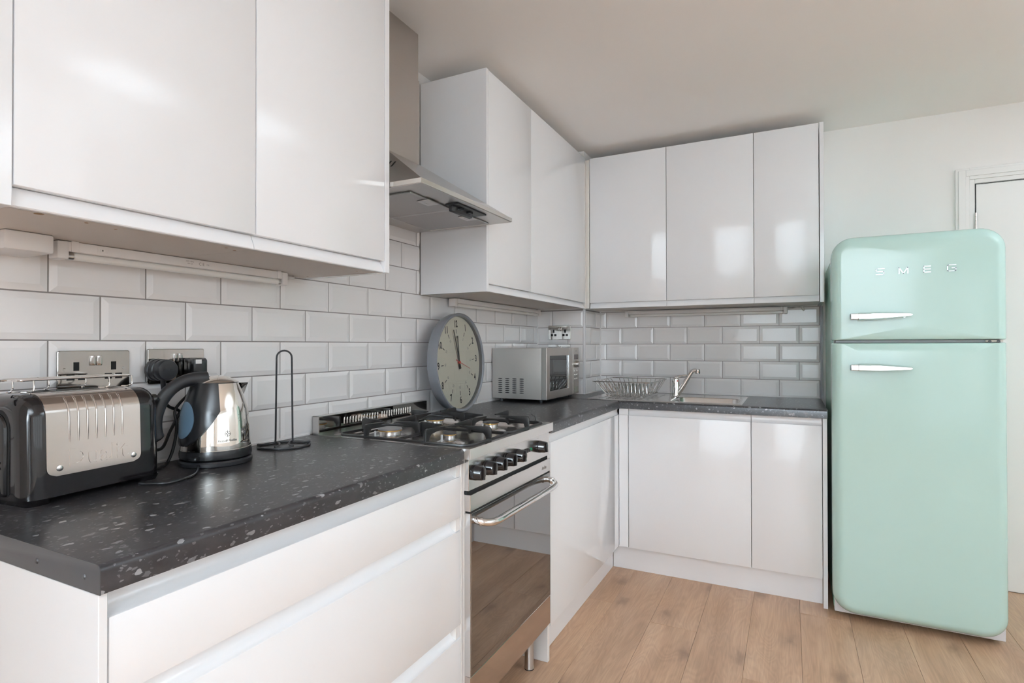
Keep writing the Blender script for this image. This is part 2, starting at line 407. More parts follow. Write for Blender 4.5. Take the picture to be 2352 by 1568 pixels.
# floor planks, one object each
PL = {}
def plank_mesh(w, l):
    k = (round(w, 4), round(l, 4))
    if k not in PL:
        b = MB(); b.box(0.0003, w-0.0003, 0.0003, l-0.0003, -0.0079, 0, 0.0008, 1)
        bmesh.ops.recalc_face_normals(b.bm, faces=b.bm.faces[:])
        me = bpy.data.meshes.new('plank'); b.bm.to_mesh(me); b.bm.free(); me.materials.append(OAK); PL[k] = me
    return PL[k]
PW, PLEN = 0.1945, 1.21
col0 = 1.062 - 6 * PW
i = 0
ends = {5: 1.81, 6: 1.25, 7: 1.55, 8: 0.98, 9: 1.62, 4: 1.2, 3: 0.7}
x = col0
while x < RX1:
    w = min(PW, RX1 - x); xs = x
    if xs < 0: w -= (-0.004 - xs); xs = -0.004
    if w > 0.02:
        e = ends.get(i, R.uniform(0, PLEN))
        y = e - math.ceil((e - RY0) / PLEN) * PLEN
        while y < YB - 0.01:
            ya, yb_ = max(y, RY0), min(y + PLEN, YB - 0.002)
            if yb_ - ya > 0.03:
                p = bpy.data.objects.new('plank', plank_mesh(w, yb_ - ya)); C.objects.link(p)
                p.location = (xs, ya, 0); p.parent = floor
            y += PLEN
    x += PW; i += 1

# bevelled wall tiles, one object each
TP, TH, TG = 0.202, 0.10234, 0.0032
TM = {}
def tile_mesh(ua, ub, va, vb):
    k = tuple(round(q, 4) for q in (ua, ub, va, vb))
    if k in TM: return TM[k]
    g = TG / 2; bw = 0.014; e, H = 0.0012, 0.0034
    def cuts(a, b_, full):
        s = [a, b_] + [q for q in (g + bw, full - g - bw) if a + 0.0005 < q < b_ - 0.0005]
        return sorted(s)
    us, vs = cuts(ua, ub, TP), cuts(va, vb, TH)
    hh = lambda u, v: e + H * max(0.0, min(1.0, min(u - g, TP - g - u, v - g, TH - g - v) / bw))
    bm = bmesh.new(); G = [[bm.verts.new((u, v, hh(u, v))) for v in vs] for u in us]
    for i_ in range(len(us) - 1):
        for j in range(len(vs) - 1):
            a, b_, c, d = G[i_][j], G[i_+1][j], G[i_+1][j+1], G[i_][j+1]
            hs = [q.co.z for q in (a, b_, c, d)]
            if max(hs) - min(hs) < 1e-6: bm.faces.new((a, b_, c, d))
            elif hs.index(max(hs)) in (0, 2): bm.faces.new((a, b_, c)); bm.faces.new((a, c, d))
            else: bm.faces.new((a, b_, d)); bm.faces.new((b_, c, d))
    bord = [G[i_][0] for i_ in range(len(us))] + [G[-1][j] for j in range(1, len(vs))] + [G[i_][-1] for i_ in range(len(us)-2, -1, -1)] + [G[0][j] for j in range(len(vs)-2, 0, -1)]
    low = [bm.verts.new((q.co.x, q.co.y, -0.002)) for q in bord]; n = len(bord)
    for q in range(n): bm.faces.new((bord[q], low[q], low[(q+1) % n], bord[(q+1) % n]))
    bm.normal_update()
    me = bpy.data.meshes.new('tile'); bm.to_mesh(me); bm.free(); me.materials.append(TILE); TM[k] = me
    return me
def tile_field(parent, fr, u0, u1, v0, v1, uorg, vorg, par, skip=None):
    """running bond; uorg = a joint of even half-index, rows counted from vorg"""
    g = TG / 2; r = math.floor((v0 - vorg) / TH + 1e-6)
    while vorg + r * TH < v1 - 0.004:
        vb0 = vorg + r * TH
        st = uorg + (TP / 2 if (r + par) % 2 else 0.0)
        k = math.floor((u0 - st) / TP + 1e-6)
        while st + k * TP < u1 - 0.004:
            ub0 = st + k * TP
            ua, ub = max(g, u0 - ub0), min(TP - g, u1 - ub0); va, vb = max(g, v0 - vb0), min(TH - g, v1 - vb0)
            if ub - ua > 0.004 and vb - va > 0.006 and not (skip and skip(ub0 + TP/2, vb0 + TH/2)):
                t = bpy.data.objects.new('tile', tile_mesh(ua, ub, va, vb)); C.objects.link(t)
                M = fr(0, 0, 0); base = M @ Vector((ub0, vb0, 0))
                M = fr(*base) if False else M
                rot = Matrix.Rotation(math.radians(R.uniform(-0.12, 0.12)), 4, 'X') @ Matrix.Rotation(math.radians(R.uniform(-0.08, 0.08)), 4, 'Y')
                off = fr_off[parent.name] if parent.name in fr_off else Vector()
                Mt = Matrix.Translation(off) @ M @ Matrix.Translation((ub0, vb0, 0)) @ rot
                t.matrix_local = Mt; t.parent = parent
            k += 1
        r += 1
fr_off = {}
def field(parent, kind, plane, *a, **k):
    if kind == 'x': fr_off[parent.name] = Vector((plane - 0.0046, 0, 0)); tile_field(parent, frame_x, *a, **k)
    else: fr_off[parent.name] = Vector((0, plane + 0.0046, 0)); tile_field(parent, frame_ny, *a, **k)
WT = 0.904
ZR = 1.211
# left wall
field(wall_left, 'x', 0.0, -0.303, BY, WT+0.003, ZR + 2*TH, 0.0, ZR, 1)
field(wall_left, 'x', 0.0, 0.65, 1.330, ZR + 2*TH, ZR + 5*TH, 0.0, ZR, 1)
MB().box(-0.007, -0.0044, -0.303, BY, 0.85, 1.4165).box(-0.007, -0.0044, 0.64, 1.335, 1.4165, ZR + 5*TH).build('grout', GROUT, wall_left)
# back wall
field(wall_back, 'y', 2.878, BX, 1.566, WT+0.003, 1.2058 + 2*TH, 0.35134, 1.2058, 1)
MB().box(BX, 1.566, 2.8824, 2.885, 0.85, 1.412).build('grout', GROUT, wall_back)
# corner column front and side
field(column, 'y', BY, 0.0, BX-0.004, WT+0.003, 1.205 + 2*TH, 0.0, 1.205, 0)
MB().box(0.0, BX-0.002, BY+0.0044, BY+0.007, 0.85, 1.416).box(BX-0.007, BX-0.0044, BY+0.002, 2.878, 0.85, 1.416).build('grout', GROUT, column)
def side_field():
    fr_off[column.name] = Vector((BX - 0.0046, 0, 0))
    tile_field(column, frame_x, BY+0.004, 2.876, WT+0.003, 1.205 + 2*TH, 2.687, 1.205, 0)
side_field()
MB().box(BX-0.012, BX+0.002, BY-0.002, BY+0.012, WT, 1.416, 0.002).build('tile_trim', TRIMW, column)
# silicone beads in the corners and along the worktops
MB().box(-0.003, 0.004, BY-0.004, BY+0.003, WT, 1.416).build('sealant', SEAL, wall_left)
MB().box(BX-0.003, BX+0.005, 2.873, 2.880, WT, 1.412).build('sealant', SEAL, wall_back)
MB().box(1.5655, 1.5705, 2.866, 2.884, WT, 1.412).build('tile_trim', mat('grey_tile_trim', (0.22, 0.21, 0.22), 0.35), wall_back)
MB().box(1.5708, 1.5790, 2.872, 2.884, WT, 1.412, 0.001).build('tile_trim', mat('pale_tile_trim', (0.42, 0.41, 0.42), 0.4), wall_back)
MB().box(-0.004, 0.0035, -0.2, 0.72, WT-0.002, WT+0.006).box(-0.004, 0.0035, 1.34, BY, WT-0.004, WT+0.004).build('sealant', SEAL, wall_left)
MB().box(BX, 1.565, 2.8745, 2.882, WT-0.004, WT+0.004).build('sealant', SEAL, wall_back)
MB().box(0.0, BX, BY-0.0035, BY+0.004, WT-0.004, WT+0.004).box(BX-0.004, BX+0.0035, BY, 2.878, WT-0.004, WT+0.004).build('sealant', SEAL, column)

# door beside the fridge (back wall)
DX0, DX1, DZ = 2.244, 3.02, 1.996
b = MB()
def casing(b, off0, off1, yf):     # flat bands round the opening
    b.box(DX0-off1, DX0-off0, yf, YB, 0.0, DZ+off1, 0.0015, 1); b.box(DX1+off0, DX1+off1, yf, YB, 0.0, DZ+off1, 0.0015, 1)
    b.box(DX0-off0, DX1+off0, yf, YB, DZ+off0, DZ+off1, 0.0015, 1)
casing(b, 0.024, 0.081, 2.868); casing(b, 0.040, 0.070, 2.862); casing(b, 0.003, 0.024, 2.873)
trim = struct(b.build('trim_1', TRIMP))
d = MB(); d.box(DX0+0.0015, DX1-0.0015, 2.8745, YB, 0.004, DZ-0.003, 0.0015, 1)
door = struct(d.build('door_1', TRIMP))
h = MB()
for k in range(5): h.lathe([(0, 0), (0.0055, 0), (0.0055, 0.0192), (0, 0.0192)], 12, c=(DX0-0.001, 2.8685, 1.752 + k * 0.02))
h.build('hinge', CHROME, door)
MB().box(DX0-0.0025, DX0+0.001, 2.8742, 2.8755, 0.004, DZ).box(DX0, DX1, 2.8742, 2.8755, DZ-0.0025, DZ).build('shadow_gap', HOLE, door)
h = MB(); h.tube([(DX1-0.06, 2.872, 1.0), (DX1-0.06, 2.83, 1.0), (DX1-0.17, 2.825, 1.0)], 0.008, 10)
h.lathe([(0, 0), (0.026, 0), (0.026, 0.006), (0, 0.008)], 20, M=Matrix.Translation((DX1-0.06, 2.876, 1.0)) @ Matrix.Rotation(math.pi/2, 4, 'X'))
h.build('door_handle', CHROME, door)

# windows behind the camera and at the right (daylight comes through them)
def window(n, axis, pos, a0, a1, z0, z1, div):
    b = MB(); f = 0.06
    def bx(p, q, u0, u1, v0, v1): 
        if axis == 'y': b.box(u0, u1, pos+p, pos+q, v0, v1, 0.003, 1)
        else: b.box(pos+p, pos+q, u0, u1, v0, v1, 0.003, 1)
    bx(-0.08, -0.02, a0, a1, z0, z0+f); bx(-0.08, -0.02, a0, a1, z1-f, z1)
    step = (a1 - a0) / div
    for k in range(div + 1):
        c = a0 + k * step; u0 = max(a0, c - f/2); bx(-0.08, -0.02, u0, min(a1, u0 + f), z0+f, z1-f)
    w = struct(b.build('window_%d' % n, UPV))
    for k in range(div):
        g = MB(); u0, u1 = a0 + k*step + f/2, a0 + (k+1)*step - f/2
        if axis == 'y': g.box(u0, u1, pos-0.052, pos-0.048, z0+f, z1-f)
        else: g.box(pos-0.052, pos-0.048, u0, u1, z0+f, z1-f)
        g.build('pane', GLASS, w)
    return w
window(1, 'y', RY0, W1[0], W1[1], W1[2], W1[3], 2)
window(2, 'x', RX1+0.1, W2[0], W2[1], W2[2], W2[3], 4)

# ================================================================== base units
ZT = 0.864      # underside of the worktops
# --- drawer unit
t = thing('drawer_unit', 'white gloss three-drawer base unit under the speckled worktop end', 'cabinet', (0.3, 0.26, 0))
MB().box(0.005, 0.548, -0.187, 0.719, 0.13, ZT+0.001).build('carcass', WHITE, t)
MB().box(0.005, 0.587, -0.200, -0.1885, 0.0, ZT+0.001, 0.001, 1).build('end_panel', GLOSS, t)
MB().box(0.005, 0.585, 0.7195, 0.7255, 0.0, ZT+0.001, 0.0008, 1).build('side_panel', WHITE, t)
MB().box(0.515, 0.532, -0.187, 0.7195, 0.0, 0.129).build('plinth', GLOSS, t)
def rail_prof(zt, zb, xf):
    H = zt - zb
    pr = [(0.549, zt), (0.560, zt)]
    for k in range(1, 9):
        a = k / 8 * math.pi / 2
        pr.append((0.560 + (xf - 0.0015 - 0.560) * (1 - math.cos(a)), zt - 0.25*H - 0.75 * H * math.sin(a)))
    pr += [(0.549, zb)]
    return pr
def drawer(zt, zb, ztop, y0=-0.186, y1=0.7185, xf=0.585):
    d = MB().box(0.549, xf, y0, y1, zb, zt, 0.0015, 2).build('drawer', GLOSS, t)
    r = MB(); r.prism([(p, y0+0.0005, q) for p, q in rail_prof(ztop, zt-0.0004, xf)], (0, y1-y0-0.001, 0)); r.build('handle_rail', GLOSS, d)
    MB().box(0.552, xf-0.004, y1-0.020, y1-0.001, zt+0.001, ztop-0.001).build('rail_end', WHITE, d)
drawer(0.829, 0.7165, ZT); drawer(0.6785, 0.4165, 0.7155); drawer(0.379, 0.132, 0.4155)

# --- corner base unit on the left run, door facing the room
XD = 0.598
t = thing('base_cabinet', 'white gloss base cabinet between the cooker and the inner corner', 'cabinet', (0.3, 1.85, 0), group='base cabinets of the far run')
MB().box(0.005, 0.575, 1.349, 2.30, 0.13, ZT-0.001).build('carcass', WHITE, t)
MB().box(0.005, 0.592, 1.3265, 1.3445, 0.0, ZT-0.001, 0.001, 1).build('side_panel', WHITE, t)
MB().box(0.578, XD, 1.3455, 2.2095, 0.132, 0.8285, 0.0015, 2).build('door', GLOSS, t)
MB().box(0.578, XD-0.001, 2.2120, 2.305, 0.132, 0.8285, 0.001, 1).build('corner_filler', GLOSS, t)
def top_rail(y0, y1):
    pr = [(0.576, ZT-0.001), (0.588, ZT-0.001), (0.586, 0.848), (0.588, 0.838), (0.5935, 0.8305), (XD-0.002, 0.829), (0.576, 0.829)]
    return MB().prism([(p, y0, q) for p, q in pr], (0, y1-y0, 0))
top_rail(1.346, 2.300).build('handle_rail', GLOSS, t)
MB().box(0.536, 0.553, 1.3455, 2.3325, 0.0, 0.1305, 0.0005, 1).build('plinth', GLOSS, t)

# --- sink unit and narrow unit on the back run (doors face the room)
YD = 2.2865
def back_base(label, x0, x1, dx0, dx1):
    t = thing('base_cabinet', label, 'cabinet', ((x0+x1)/2, 2.6, 0), group='base cabinets of the far run')
    MB().box(x0, x1, 2.31, 2.87, 0.13, 0.70).box(x0, x1, 2.307, 2.3235, 0.70, ZT-0.001).build('carcass', WHITE, t)
    MB().box(dx0, dx1, YD, YD+0.019, 0.1305, 0.8285, 0.0015, 2).build('door', GLOSS, t)
    pr = [(YD+0.021, ZT-0.001), (YD+0.010, ZT-0.001), (YD+0.012, 0.848), (YD+0.010, 0.838), (YD+0.0045, 0.8305), (YD+0.002, 0.829), (YD+0.021, 0.829)]
    MB().prism([(dx0+0.0005, p, q) for p, q in pr], (dx1-dx0-0.001, 0, 0)).build('handle_rail', GLOSS, t)
    return t
t = back_base('white gloss double-width base cabinet under the sink and drainer', 0.632, 1.2465, 0.6515, 1.2455)
MB().box(0.600, 0.6480, YD+0.001, YD+0.019, 0.1305, 0.8285, 0.001, 1).box(0.600, 0.6485, YD+0.004, YD+0.02, 0.829, ZT-0.001).build('corner_filler', GLOSS, t)
back_base('narrow white gloss base cabinet beside the fridge', 1.2475, 1.5465, 1.2485, 1.5450)
o = MB().box(0.5545, 1.5465, 2.334, 2.350, 0.0, 0.1290, 0.0005, 1).build('plinth_board', GLOSS)
solo(o, 'long white plinth board along the floor under the sink run', 'plinth')
o = MB().box(1.5478, 1.5658, 2.2835, 2.870, 0.0, ZT-0.001, 0.001, 1).build('end_panel', GLOSS)
solo(o, 'tall white end panel standing on the floor against the mint fridge', 'panel')

# ================================================================== worktops
def roundover(x0, xf, z0, z1, r=0.010, n=6):
    pr = [(x0, z0), (xf, z0), ]
    for k in range(n + 1):
        a = k / n * math.pi / 2
        pr.append((xf - r + r * math.cos(a), z1 - r + r * math.sin(a)))
    pr.append((x0, z1)); return pr
t = thing('worktop', 'black speckled worktop holding the toaster and kettle', 'worktop', (0.3, 0.26, 0.885), group='speckled worktops')
MB().prism([(p, -0.1995, q) for p, q in roundover(0.001, 0.592, 0.8665, 0.9055)], (0, 0.9230, 0)).build('slab', WORKT, t)
e = MB().prism([(p, -0.2015, q) for p, q in roundover(0.001, 0.5925, 0.8660, 0.9065)], (0, 0.0019, 0), 0.0004).build('edge_strip', EDGE, t)
for xx in (0.26, 0.43, 0.555):
    MB().lathe([(0, 0.0016), (0.0028, 0.0014), (0.0042, 0.0)], 14, M=Matrix.Translation((xx, -0.2015, 0.885)) @ Matrix.Rotation(math.pi/2, 4, 'X')).build('screw', EDGE, e)
t = thing('worktop', 'black speckled worktop carrying the clock and microwave', 'worktop', (0.3, 1.8, 0.883), group='speckled worktops')
MB().prism([(p, 1.3370, q) for p, q in roundover(0.001, 0.6055, 0.8645, WT)], (0, 0.9330, 0)).build('slab', WORKT, t)
t = thing('worktop', 'black speckled worktop with the inset sink and a worn front edge', 'worktop', (0.9, 2.57, 0.883), group='speckled worktops')
b = MB()
YF = 2.2715
def yprof(y1, y0f): return [(y1 - (q - 0) , z) for q, z in roundover(0, y1 - y0f, ZT, WT)]
SBX0, SBX1, SBY0, SBY1 = 0.845, 1.185, 2.345, 2.64     # cut-out for the bowl
b.prism([(0.0, y, z) for y, z in yprof(SBY0, YF)], (1.565, 0, 0))
b.box(0.0, SBX0, SBY0, 2.569, ZT, WT).box(BX+0.001, SBX0, 2.569, 2.876, ZT, WT).box(SBX1, 1.565, SBY0, 2.876, ZT, WT).box(SBX0, SBX1, SBY1, 2.876, ZT, WT)
b.build('slab', WORKT, t)
MB().box(1.5652, 1.5668, YF, 2.876, ZT, WT+0.0008).build('edge_strip', EDGE, t)
MB().box(0.02, 0.604, 2.2700, 2.2713, 0.90, WT+0.0006).build('joint_strip', HOLE, t)
s = MB()
for k in range(9):      # chips worn through the front edge
    cx_ = 1.425 + R.uniform(-0.035, 0.07); cz_ = 0.880 + R.uniform(-0.007, 0.012); q = R.uniform(0.002, 0.004)
    if k < 3: cx_, cz_, q = 1.415 + 0.007 * k, 0.876 + 0.002 * k, 0.0055
    s.prism([(cx_ + q * R.uniform(0.7, 1.5) * math.cos(a * math.pi / 4), YF - 0.0002, cz_ + q * R.uniform(0.6, 1.0) * math.sin(a * math.pi / 4)) for a in range(8)], (0, 0.0006, 0))
o = s.build('worn_chip', mat('worn_core', (0.36, 0.35, 0.36), 0.7), t); o['kind'] = 'stuff'

# ================================================================== wall units
ZU0, ZU1, ZDB = 1.4175, 2.316, 1.4505
def wall_unit(label, mode, w0, w1, depth, holes=(), gap0=0.0012, gap1=0.0012):
    """mode 'x': hung on the left wall, front towards +x; 'y': hung on the back wall, front towards -y"""
    cw = (w0 + w1) / 2
    loc = (depth/2, cw, ZU0) if mode == 'x' else (cw, 2.876 - depth/2, ZU0)
    t = thing('wall_cabinet', label, 'cabinet', loc, group='white wall cabinets')
    def bx(b, d0, d1, a0, a1, z0, z1, bev=0.0):
        if mode == 'x': b.box(d0, d1, a0, a1, z0, z1, bev, 2)
        else: b.box(a0, a1, 2.876 - d1, 2.876 - d0, z0, z1, bev, 2)
    b = MB(); bx(b, 0.006, depth-0.0215, w0, w1, ZU0+0.0012, ZU1-0.001); b.build('carcass', WHITE, t)
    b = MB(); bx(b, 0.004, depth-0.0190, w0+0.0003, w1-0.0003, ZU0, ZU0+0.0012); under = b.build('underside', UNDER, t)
    b = MB(); bx(b, depth-0.019, depth, w0+gap0, w1-gap1, ZDB, ZU1, 0.0015); b.build('door', GLOSS, t)
    D = depth
    pr = [(D-0.021, ZU0), (D-0.008, ZU0), (D-0.0065, ZU0+0.002), (D-0.008, ZU0+0.010), (D-0.0125, ZU0+0.020), (D-0.0165, ZU0+0.028), (D-0.0185, ZDB-0.001), (D-0.021, ZDB-0.001)]
    b = MB()
    if mode == 'x': b.prism([(p, w0+0.0006, q) for p, q in pr], (0, w1-w0-0.0012, 0))
    else: b.prism([(w0+0.0006, 2.876-p, q) for p, q in pr], (w1-w0-0.0012, 0, 0))
    b.build('handle_rail', GLOSS, t)
    for (d, a, r) in holes:
        h = MB()
        pos = (d, a, ZU0) if mode == 'x' else (a, 2.876-d, ZU0)
        h.lathe([(0, -0.0004), (r, -0.0004), (r, 0.001)], 10, c=pos); h.build('fixing_hole', BROWN, under)
    return t
LD = 0.335
wall_unit('wide white gloss wall cabinet above the toaster', 'x', -0.1945, 0.2465, LD, ((0.305, -0.148, 0.007), (0.298, -0.075, 0.003), (0.285, -0.02, 0.003), (0.290, 0.205, 0.0035), (0.275, 0.237, 0.0035)))
wall_unit('white gloss wall cabinet above the paper towel stand', 'x', 0.2470, 0.6945, LD, ((0.275, 0.640, 0.0035), (0.05, 0.665, 0.0035)))
o = MB().box(0.004, LD+0.001, 0.6955, 0.7150, ZU0-0.001, ZU1, 0.001, 1).build('end_panel', GLOSS); solo(o, 'white end panel of the wall cabinets next to the steel chimney hood', 'panel')
o = MB().box(0.004, LD+0.001, -0.2135, -0.1955, ZU0-0.001, ZU1, 0.001, 1).build('end_panel', GLOSS); solo(o, 'white end panel of the wall cabinet over the toaster, at the frame edge', 'panel')
RD = 0.327
o = MB().box(0.004, RD, 1.3325, 1.3500, ZU0-0.002, ZU1+0.003, 0.001, 1).build('end_panel', GLOSS); solo(o, 'large white side panel of the wall cabinets beyond the cooker hood', 'panel')
wall_unit('white gloss wall cabinet directly above the round clock', 'x', 1.3505, 1.7650, RD, ((0.27, 1.66, 0.003),))
wall_unit('deep-set white gloss wall cabinet above the microwave', 'x', 1.7655, 2.536, RD, ((0.28, 1.80, 0.003),))
o = MB().box(0.305, RD-0.002, 2.5375, 2.5560, ZU0, ZU1-0.03, 0.0008, 1).box(RD-0.016, 0.3445, 2.5565, 2.5660, ZU0, ZU1-0.01, 0.0008, 1).build('corner_post', mat('corner_post_paint', (0.74, 0.715, 0.68), 0.3)); solo(o, 'slim off-white filler post in the inner corner between wall cabinets', 'panel')
BD = 2.876 - 2.5655
wall_unit('narrow white wall cabinet in the corner above the dish rack', 'y', 0.3450, 0.7955, BD)
wall_unit('middle white wall cabinet above the kitchen tap', 'y', 0.7960, 1.2480, BD)
wall_unit('white wall cabinet above the bare worktop next to the fridge', 'y', 1.2485, 1.5500, BD)
o = MB().box(1.5525, 1.5715, 2.5625, 2.876, ZU0-0.004, ZU1+0.001, 0.001, 1).build('end_panel', GLOSS); solo(o, 'white end panel of the back wall cabinets above the fridge side', 'panel')

# ================================================================== chimney hood
t = thing('cooker_hood', 'brushed steel chimney hood over the gas cooker', 'cooker hood', (0.2, 1.01, 1.677))
HX, HY0, HY1, HZ = 0.4525, 0.7155, 1.311, 1.677
CX, CY0, CY1 = 0.166, 0.900, 1.094
b = MB(); b.box(0.002, HX, HY0, HY1, HZ+0.0005, HZ+0.0155, 0.0012, 1); b.build('canopy_rim', mat('hood_rim_steel', (0.66, 0.63, 0.585), 0.16, metal=1), t)
ZC = 1.879
b = MB(); lo = [(0.002, HY0+0.004, HZ+0.0155), (HX-0.004, HY0+0.004, HZ+0.0155), (HX-0.004, HY1-0.004, HZ+0.0155), (0.002, HY1-0.004, HZ+0.0155)]
hi = [(0.002, CY0-0.004, ZC), (CX+0.004, CY0-0.004, ZC), (CX+0.004, CY1+0.004, ZC), (0.002, CY1+0.004, ZC)]
b.loft([lo, hi]); can = b.build('canopy', STEELV, t)
# slots in the near sloping side
v0, v1, v2 = Vector(lo[0]), Vector(lo[1]), Vector(hi[0])
for k in range(9):
    xx = 0.10 + 0.022 * k; f0, f1 = 0.42, 0.42 + 0.42 * (1 - k / 11)
    def P(x, f):
        a = Vector((x, HY0+0.004, HZ+0.0155)); c = Vector((x, CY0-0.004, ZC)); return a + (c - a) * f
    nrm = (P(0.1, 1) - P(0.1, 0)).cross(Vector((1, 0, 0))).normalized(); 
    if nrm.y > 0: nrm = -nrm
    q = [P(xx, f0), P(xx+0.007, f0), P(xx+0.007, f1), P(xx, f1)]
    MB().prism([p - nrm*0.0004 for p in q], nrm * 0.0009).build('vent_slot', HOLE, can)
ZS = 2.196
MB().box(0.002, CX+0.003, CY0-0.003, CY1+0.003, ZC-0.002, ZS, 0.001, 1).build('lower_chimney', STEELV, t)
MB().box(0.002, CX, CY0, CY1, ZS-0.004, RZ, 0.001, 1).build('upper_chimney', STEELV, t)
# underside: frame, two grease filters with catches, lamp covers, slider control
b = MB(); b.box(0.004, HX-0.003, HY0+0.003, HY1-0.003, HZ-0.001, HZ+0.0006).build('underside_panel', mat('hood_underside', (0.50, 0.475, 0.455), 0.3, metal=1), t)
for (ya, yb_) in ((0.776, 1.018), (1.026, 1.275)):
    f = MB().box(0.092, 0.366, ya, yb_, HZ-0.0045, HZ-0.0008, 0.001, 1).build('grease_filter', MESHG, t)
    g = MB(); rr = 0.0028
    g.tube([(0.092, ya, HZ-0.004), (0.366, ya, HZ-0.004), (0.366, yb_, HZ-0.004), (0.092, yb_, HZ-0.004)], rr, 6, closed=True).build('filter_edge', STEEL, f)
    cy_ = (ya + yb_) / 2
    MB().box(0.325, 0.372, cy_-0.032, cy_+0.032, HZ-0.0085, HZ-0.0042, 0.0015, 1).box(0.338, 0.342, cy_-0.012, cy_+0.012, HZ-0.0095, HZ-0.0082).build('catch_plate', mat('catch_steel', (0.62, 0.6, 0.59), 0.35, metal=0.8), f)
c = MB().box(0.378, 0.428, 0.955, 1.150, HZ-0.0055, HZ-0.0008, 0.001, 1)
c.prism([(0.382, 0.970, HZ-0.005), (0.398, 0.970, HZ-0.005), (0.394, 0.970, HZ-0.021), (0.383, 0.970, HZ-0.023)], (0, 0.135, 0), 0.001)
ctl = c.build('control_box', BLACKM, t)
for yy in (1.000, 1.060):
    MB().box(0.397, 0.412, yy, yy+0.022, HZ-0.013, HZ-0.005, 0.001, 1).build('slider', BLACKS, ctl)
dots = MB()
for yy in (0.985, 1.015, 1.030, 1.045, 1.06, 1.09, 1.10): dots.box(0.3815, 0.3825, yy, yy+0.004, HZ-0.020, HZ-0.014)
dots.build('control_marks', LABELW, ctl)['kind'] = 'stuff'

# ================================================================== cooker
t = thing('gas_cooker', 'steel gas cooker with black glass oven door and four burners', 'cooker', (0.32, 1.03, 0))
KX, KY0, KY1, KZ = 0.612, 0.7265, 1.308, 0.907
MB().box(0.035, KX-0.020, KY0+0.001, KY1-0.001, 0.165, KZ-0.03).build('body', mat('cooker_side', (0.60, 0.57, 0.55), 0.4), t)
# hob plate: rim frame, pressed well, front lip
b = MB()
HB0, HB1 = 0.7245, 1.3345
out = [(x, y) for x, y in rrect(0.03, KX, HB0, HB1, 0.003, 2)]
def ring(r, z): return [(x, y, z) for x, y in r]
inn = rrect(0.070, KX-0.022, HB0+0.022, HB1-0.026, 0.02, 2)
inn2 = rrect(0.082, KX-0.034, HB0+0.034, HB1-0.038, 0.02, 2)
b.loft([ring(out, 0.8775), ring(out, KZ), ring(inn, KZ), ring(inn2, 0.886)], cap0=True, cap1=True)
hob = b.build('hob_top', COOKST, t, angle=25)
MB().box(KX-0.002, KX+0.0008, HB0, HB1, 0.8765, KZ+0.0004, 0.0008, 1).build('front_lip', mat('lip_steel', (0.80, 0.77, 0.75), 0.33, metal=1), t)
MB().box(0.030, 0.0335, HB0+0.006, HB1, KZ-0.001, 0.9645, 0.0003, 1).build('upstand', MIRST, t)
MB().box(0.0045, 0.031, HB0+0.006, HB0+0.0085, KZ-0.003, 0.966).box(0.0045, 0.031, HB1-0.0025, HB1, KZ-0.003, 0.966).box(0.0045, 0.034, HB0+0.006, HB1, 0.9640, 0.966).build('upstand_return', STEEL, t)
gs = MB()
for k in range(26): 
    yy = 0.845 + k * 0.0145 + (0.01 if k > 12 else 0)
    gs.tube([(0.0338, yy, 0.928), (0.0345, yy+0.001, 0.931), (0.0345, yy+0.001, 0.947), (0.0338, yy+0.002, 0.950)], 0.0011, 5)
o = gs.build('vent_louvre', CHROME, t); o['kind'] = 'stuff'
# burners
def burner(x, y, r, cap, capm):
    zb = 0.886
    bb = MB().lathe([(0, zb), (r+0.030, zb), (r+0.028, zb+0.003), (r+0.008, zb+0.012), (r-0.006, zb+0.014), (0, zb+0.014)], 28, c=(x, y, 0)).build('burner', SINKST, t)
    hd = MB().lathe([(r-0.004, zb+0.013), (r-0.002, zb+0.024), (r, zb+0.026), (0, zb+0.026)], 32, c=(x, y, 0)).build('burner_head', ALU, bb)
    rg = MB()
    rg.lathe([(r-0.001, zb+0.0255), (r+0.0005, zb+0.0265), (r+0.0005, zb+0.0295), (r-0.002, zb+0.0305)], 32, c=(x, y, 0))
    rg.build('brass_ring', BRASS, bb)
    MB().lathe([(0, zb+0.0295), (cap, zb+0.0295), (cap+0.001, zb+0.031), (cap-0.002, zb+0.0345), (0, zb+0.0355)], 32, c=(x, y, 0)).build('burner_cap', capm, bb)
    sp = MB()
    for k in range(10):
        a = 2 * math.pi * k / 10; sp.box(-0.001, 0.001, r+0.006, r+0.029, zb+0.001, zb+0.012, M=Matrix.Translation((x, y, 0)) @ Matrix.Rotation(a, 4, 'Z') @ Matrix.Rotation(-0.35, 4, 'X') @ Matrix.Translation((0, 0, 0)) if False else Matrix.Translation((x, y, 0)) @ Matrix.Rotation(a, 4, 'Z'))
    MB().tube([(x-r*0.5, y-r-0.012, zb+0.006), (x-r*0.5, y-r-0.012, zb+0.030)], 0.0035, 8).build('igniter', LABELW, bb)
BUR = [(0.205, 0.880, 0.040, 0.040, BURNGREY), (0.195, 1.163, 0.033, 0.036, BURNCAP), (0.438, 0.890, 0.020, 0.022, BURNCAP), (0.435, 1.170, 0.027, 0.030, BURNCAP)]
for q in BUR: burner(*q)
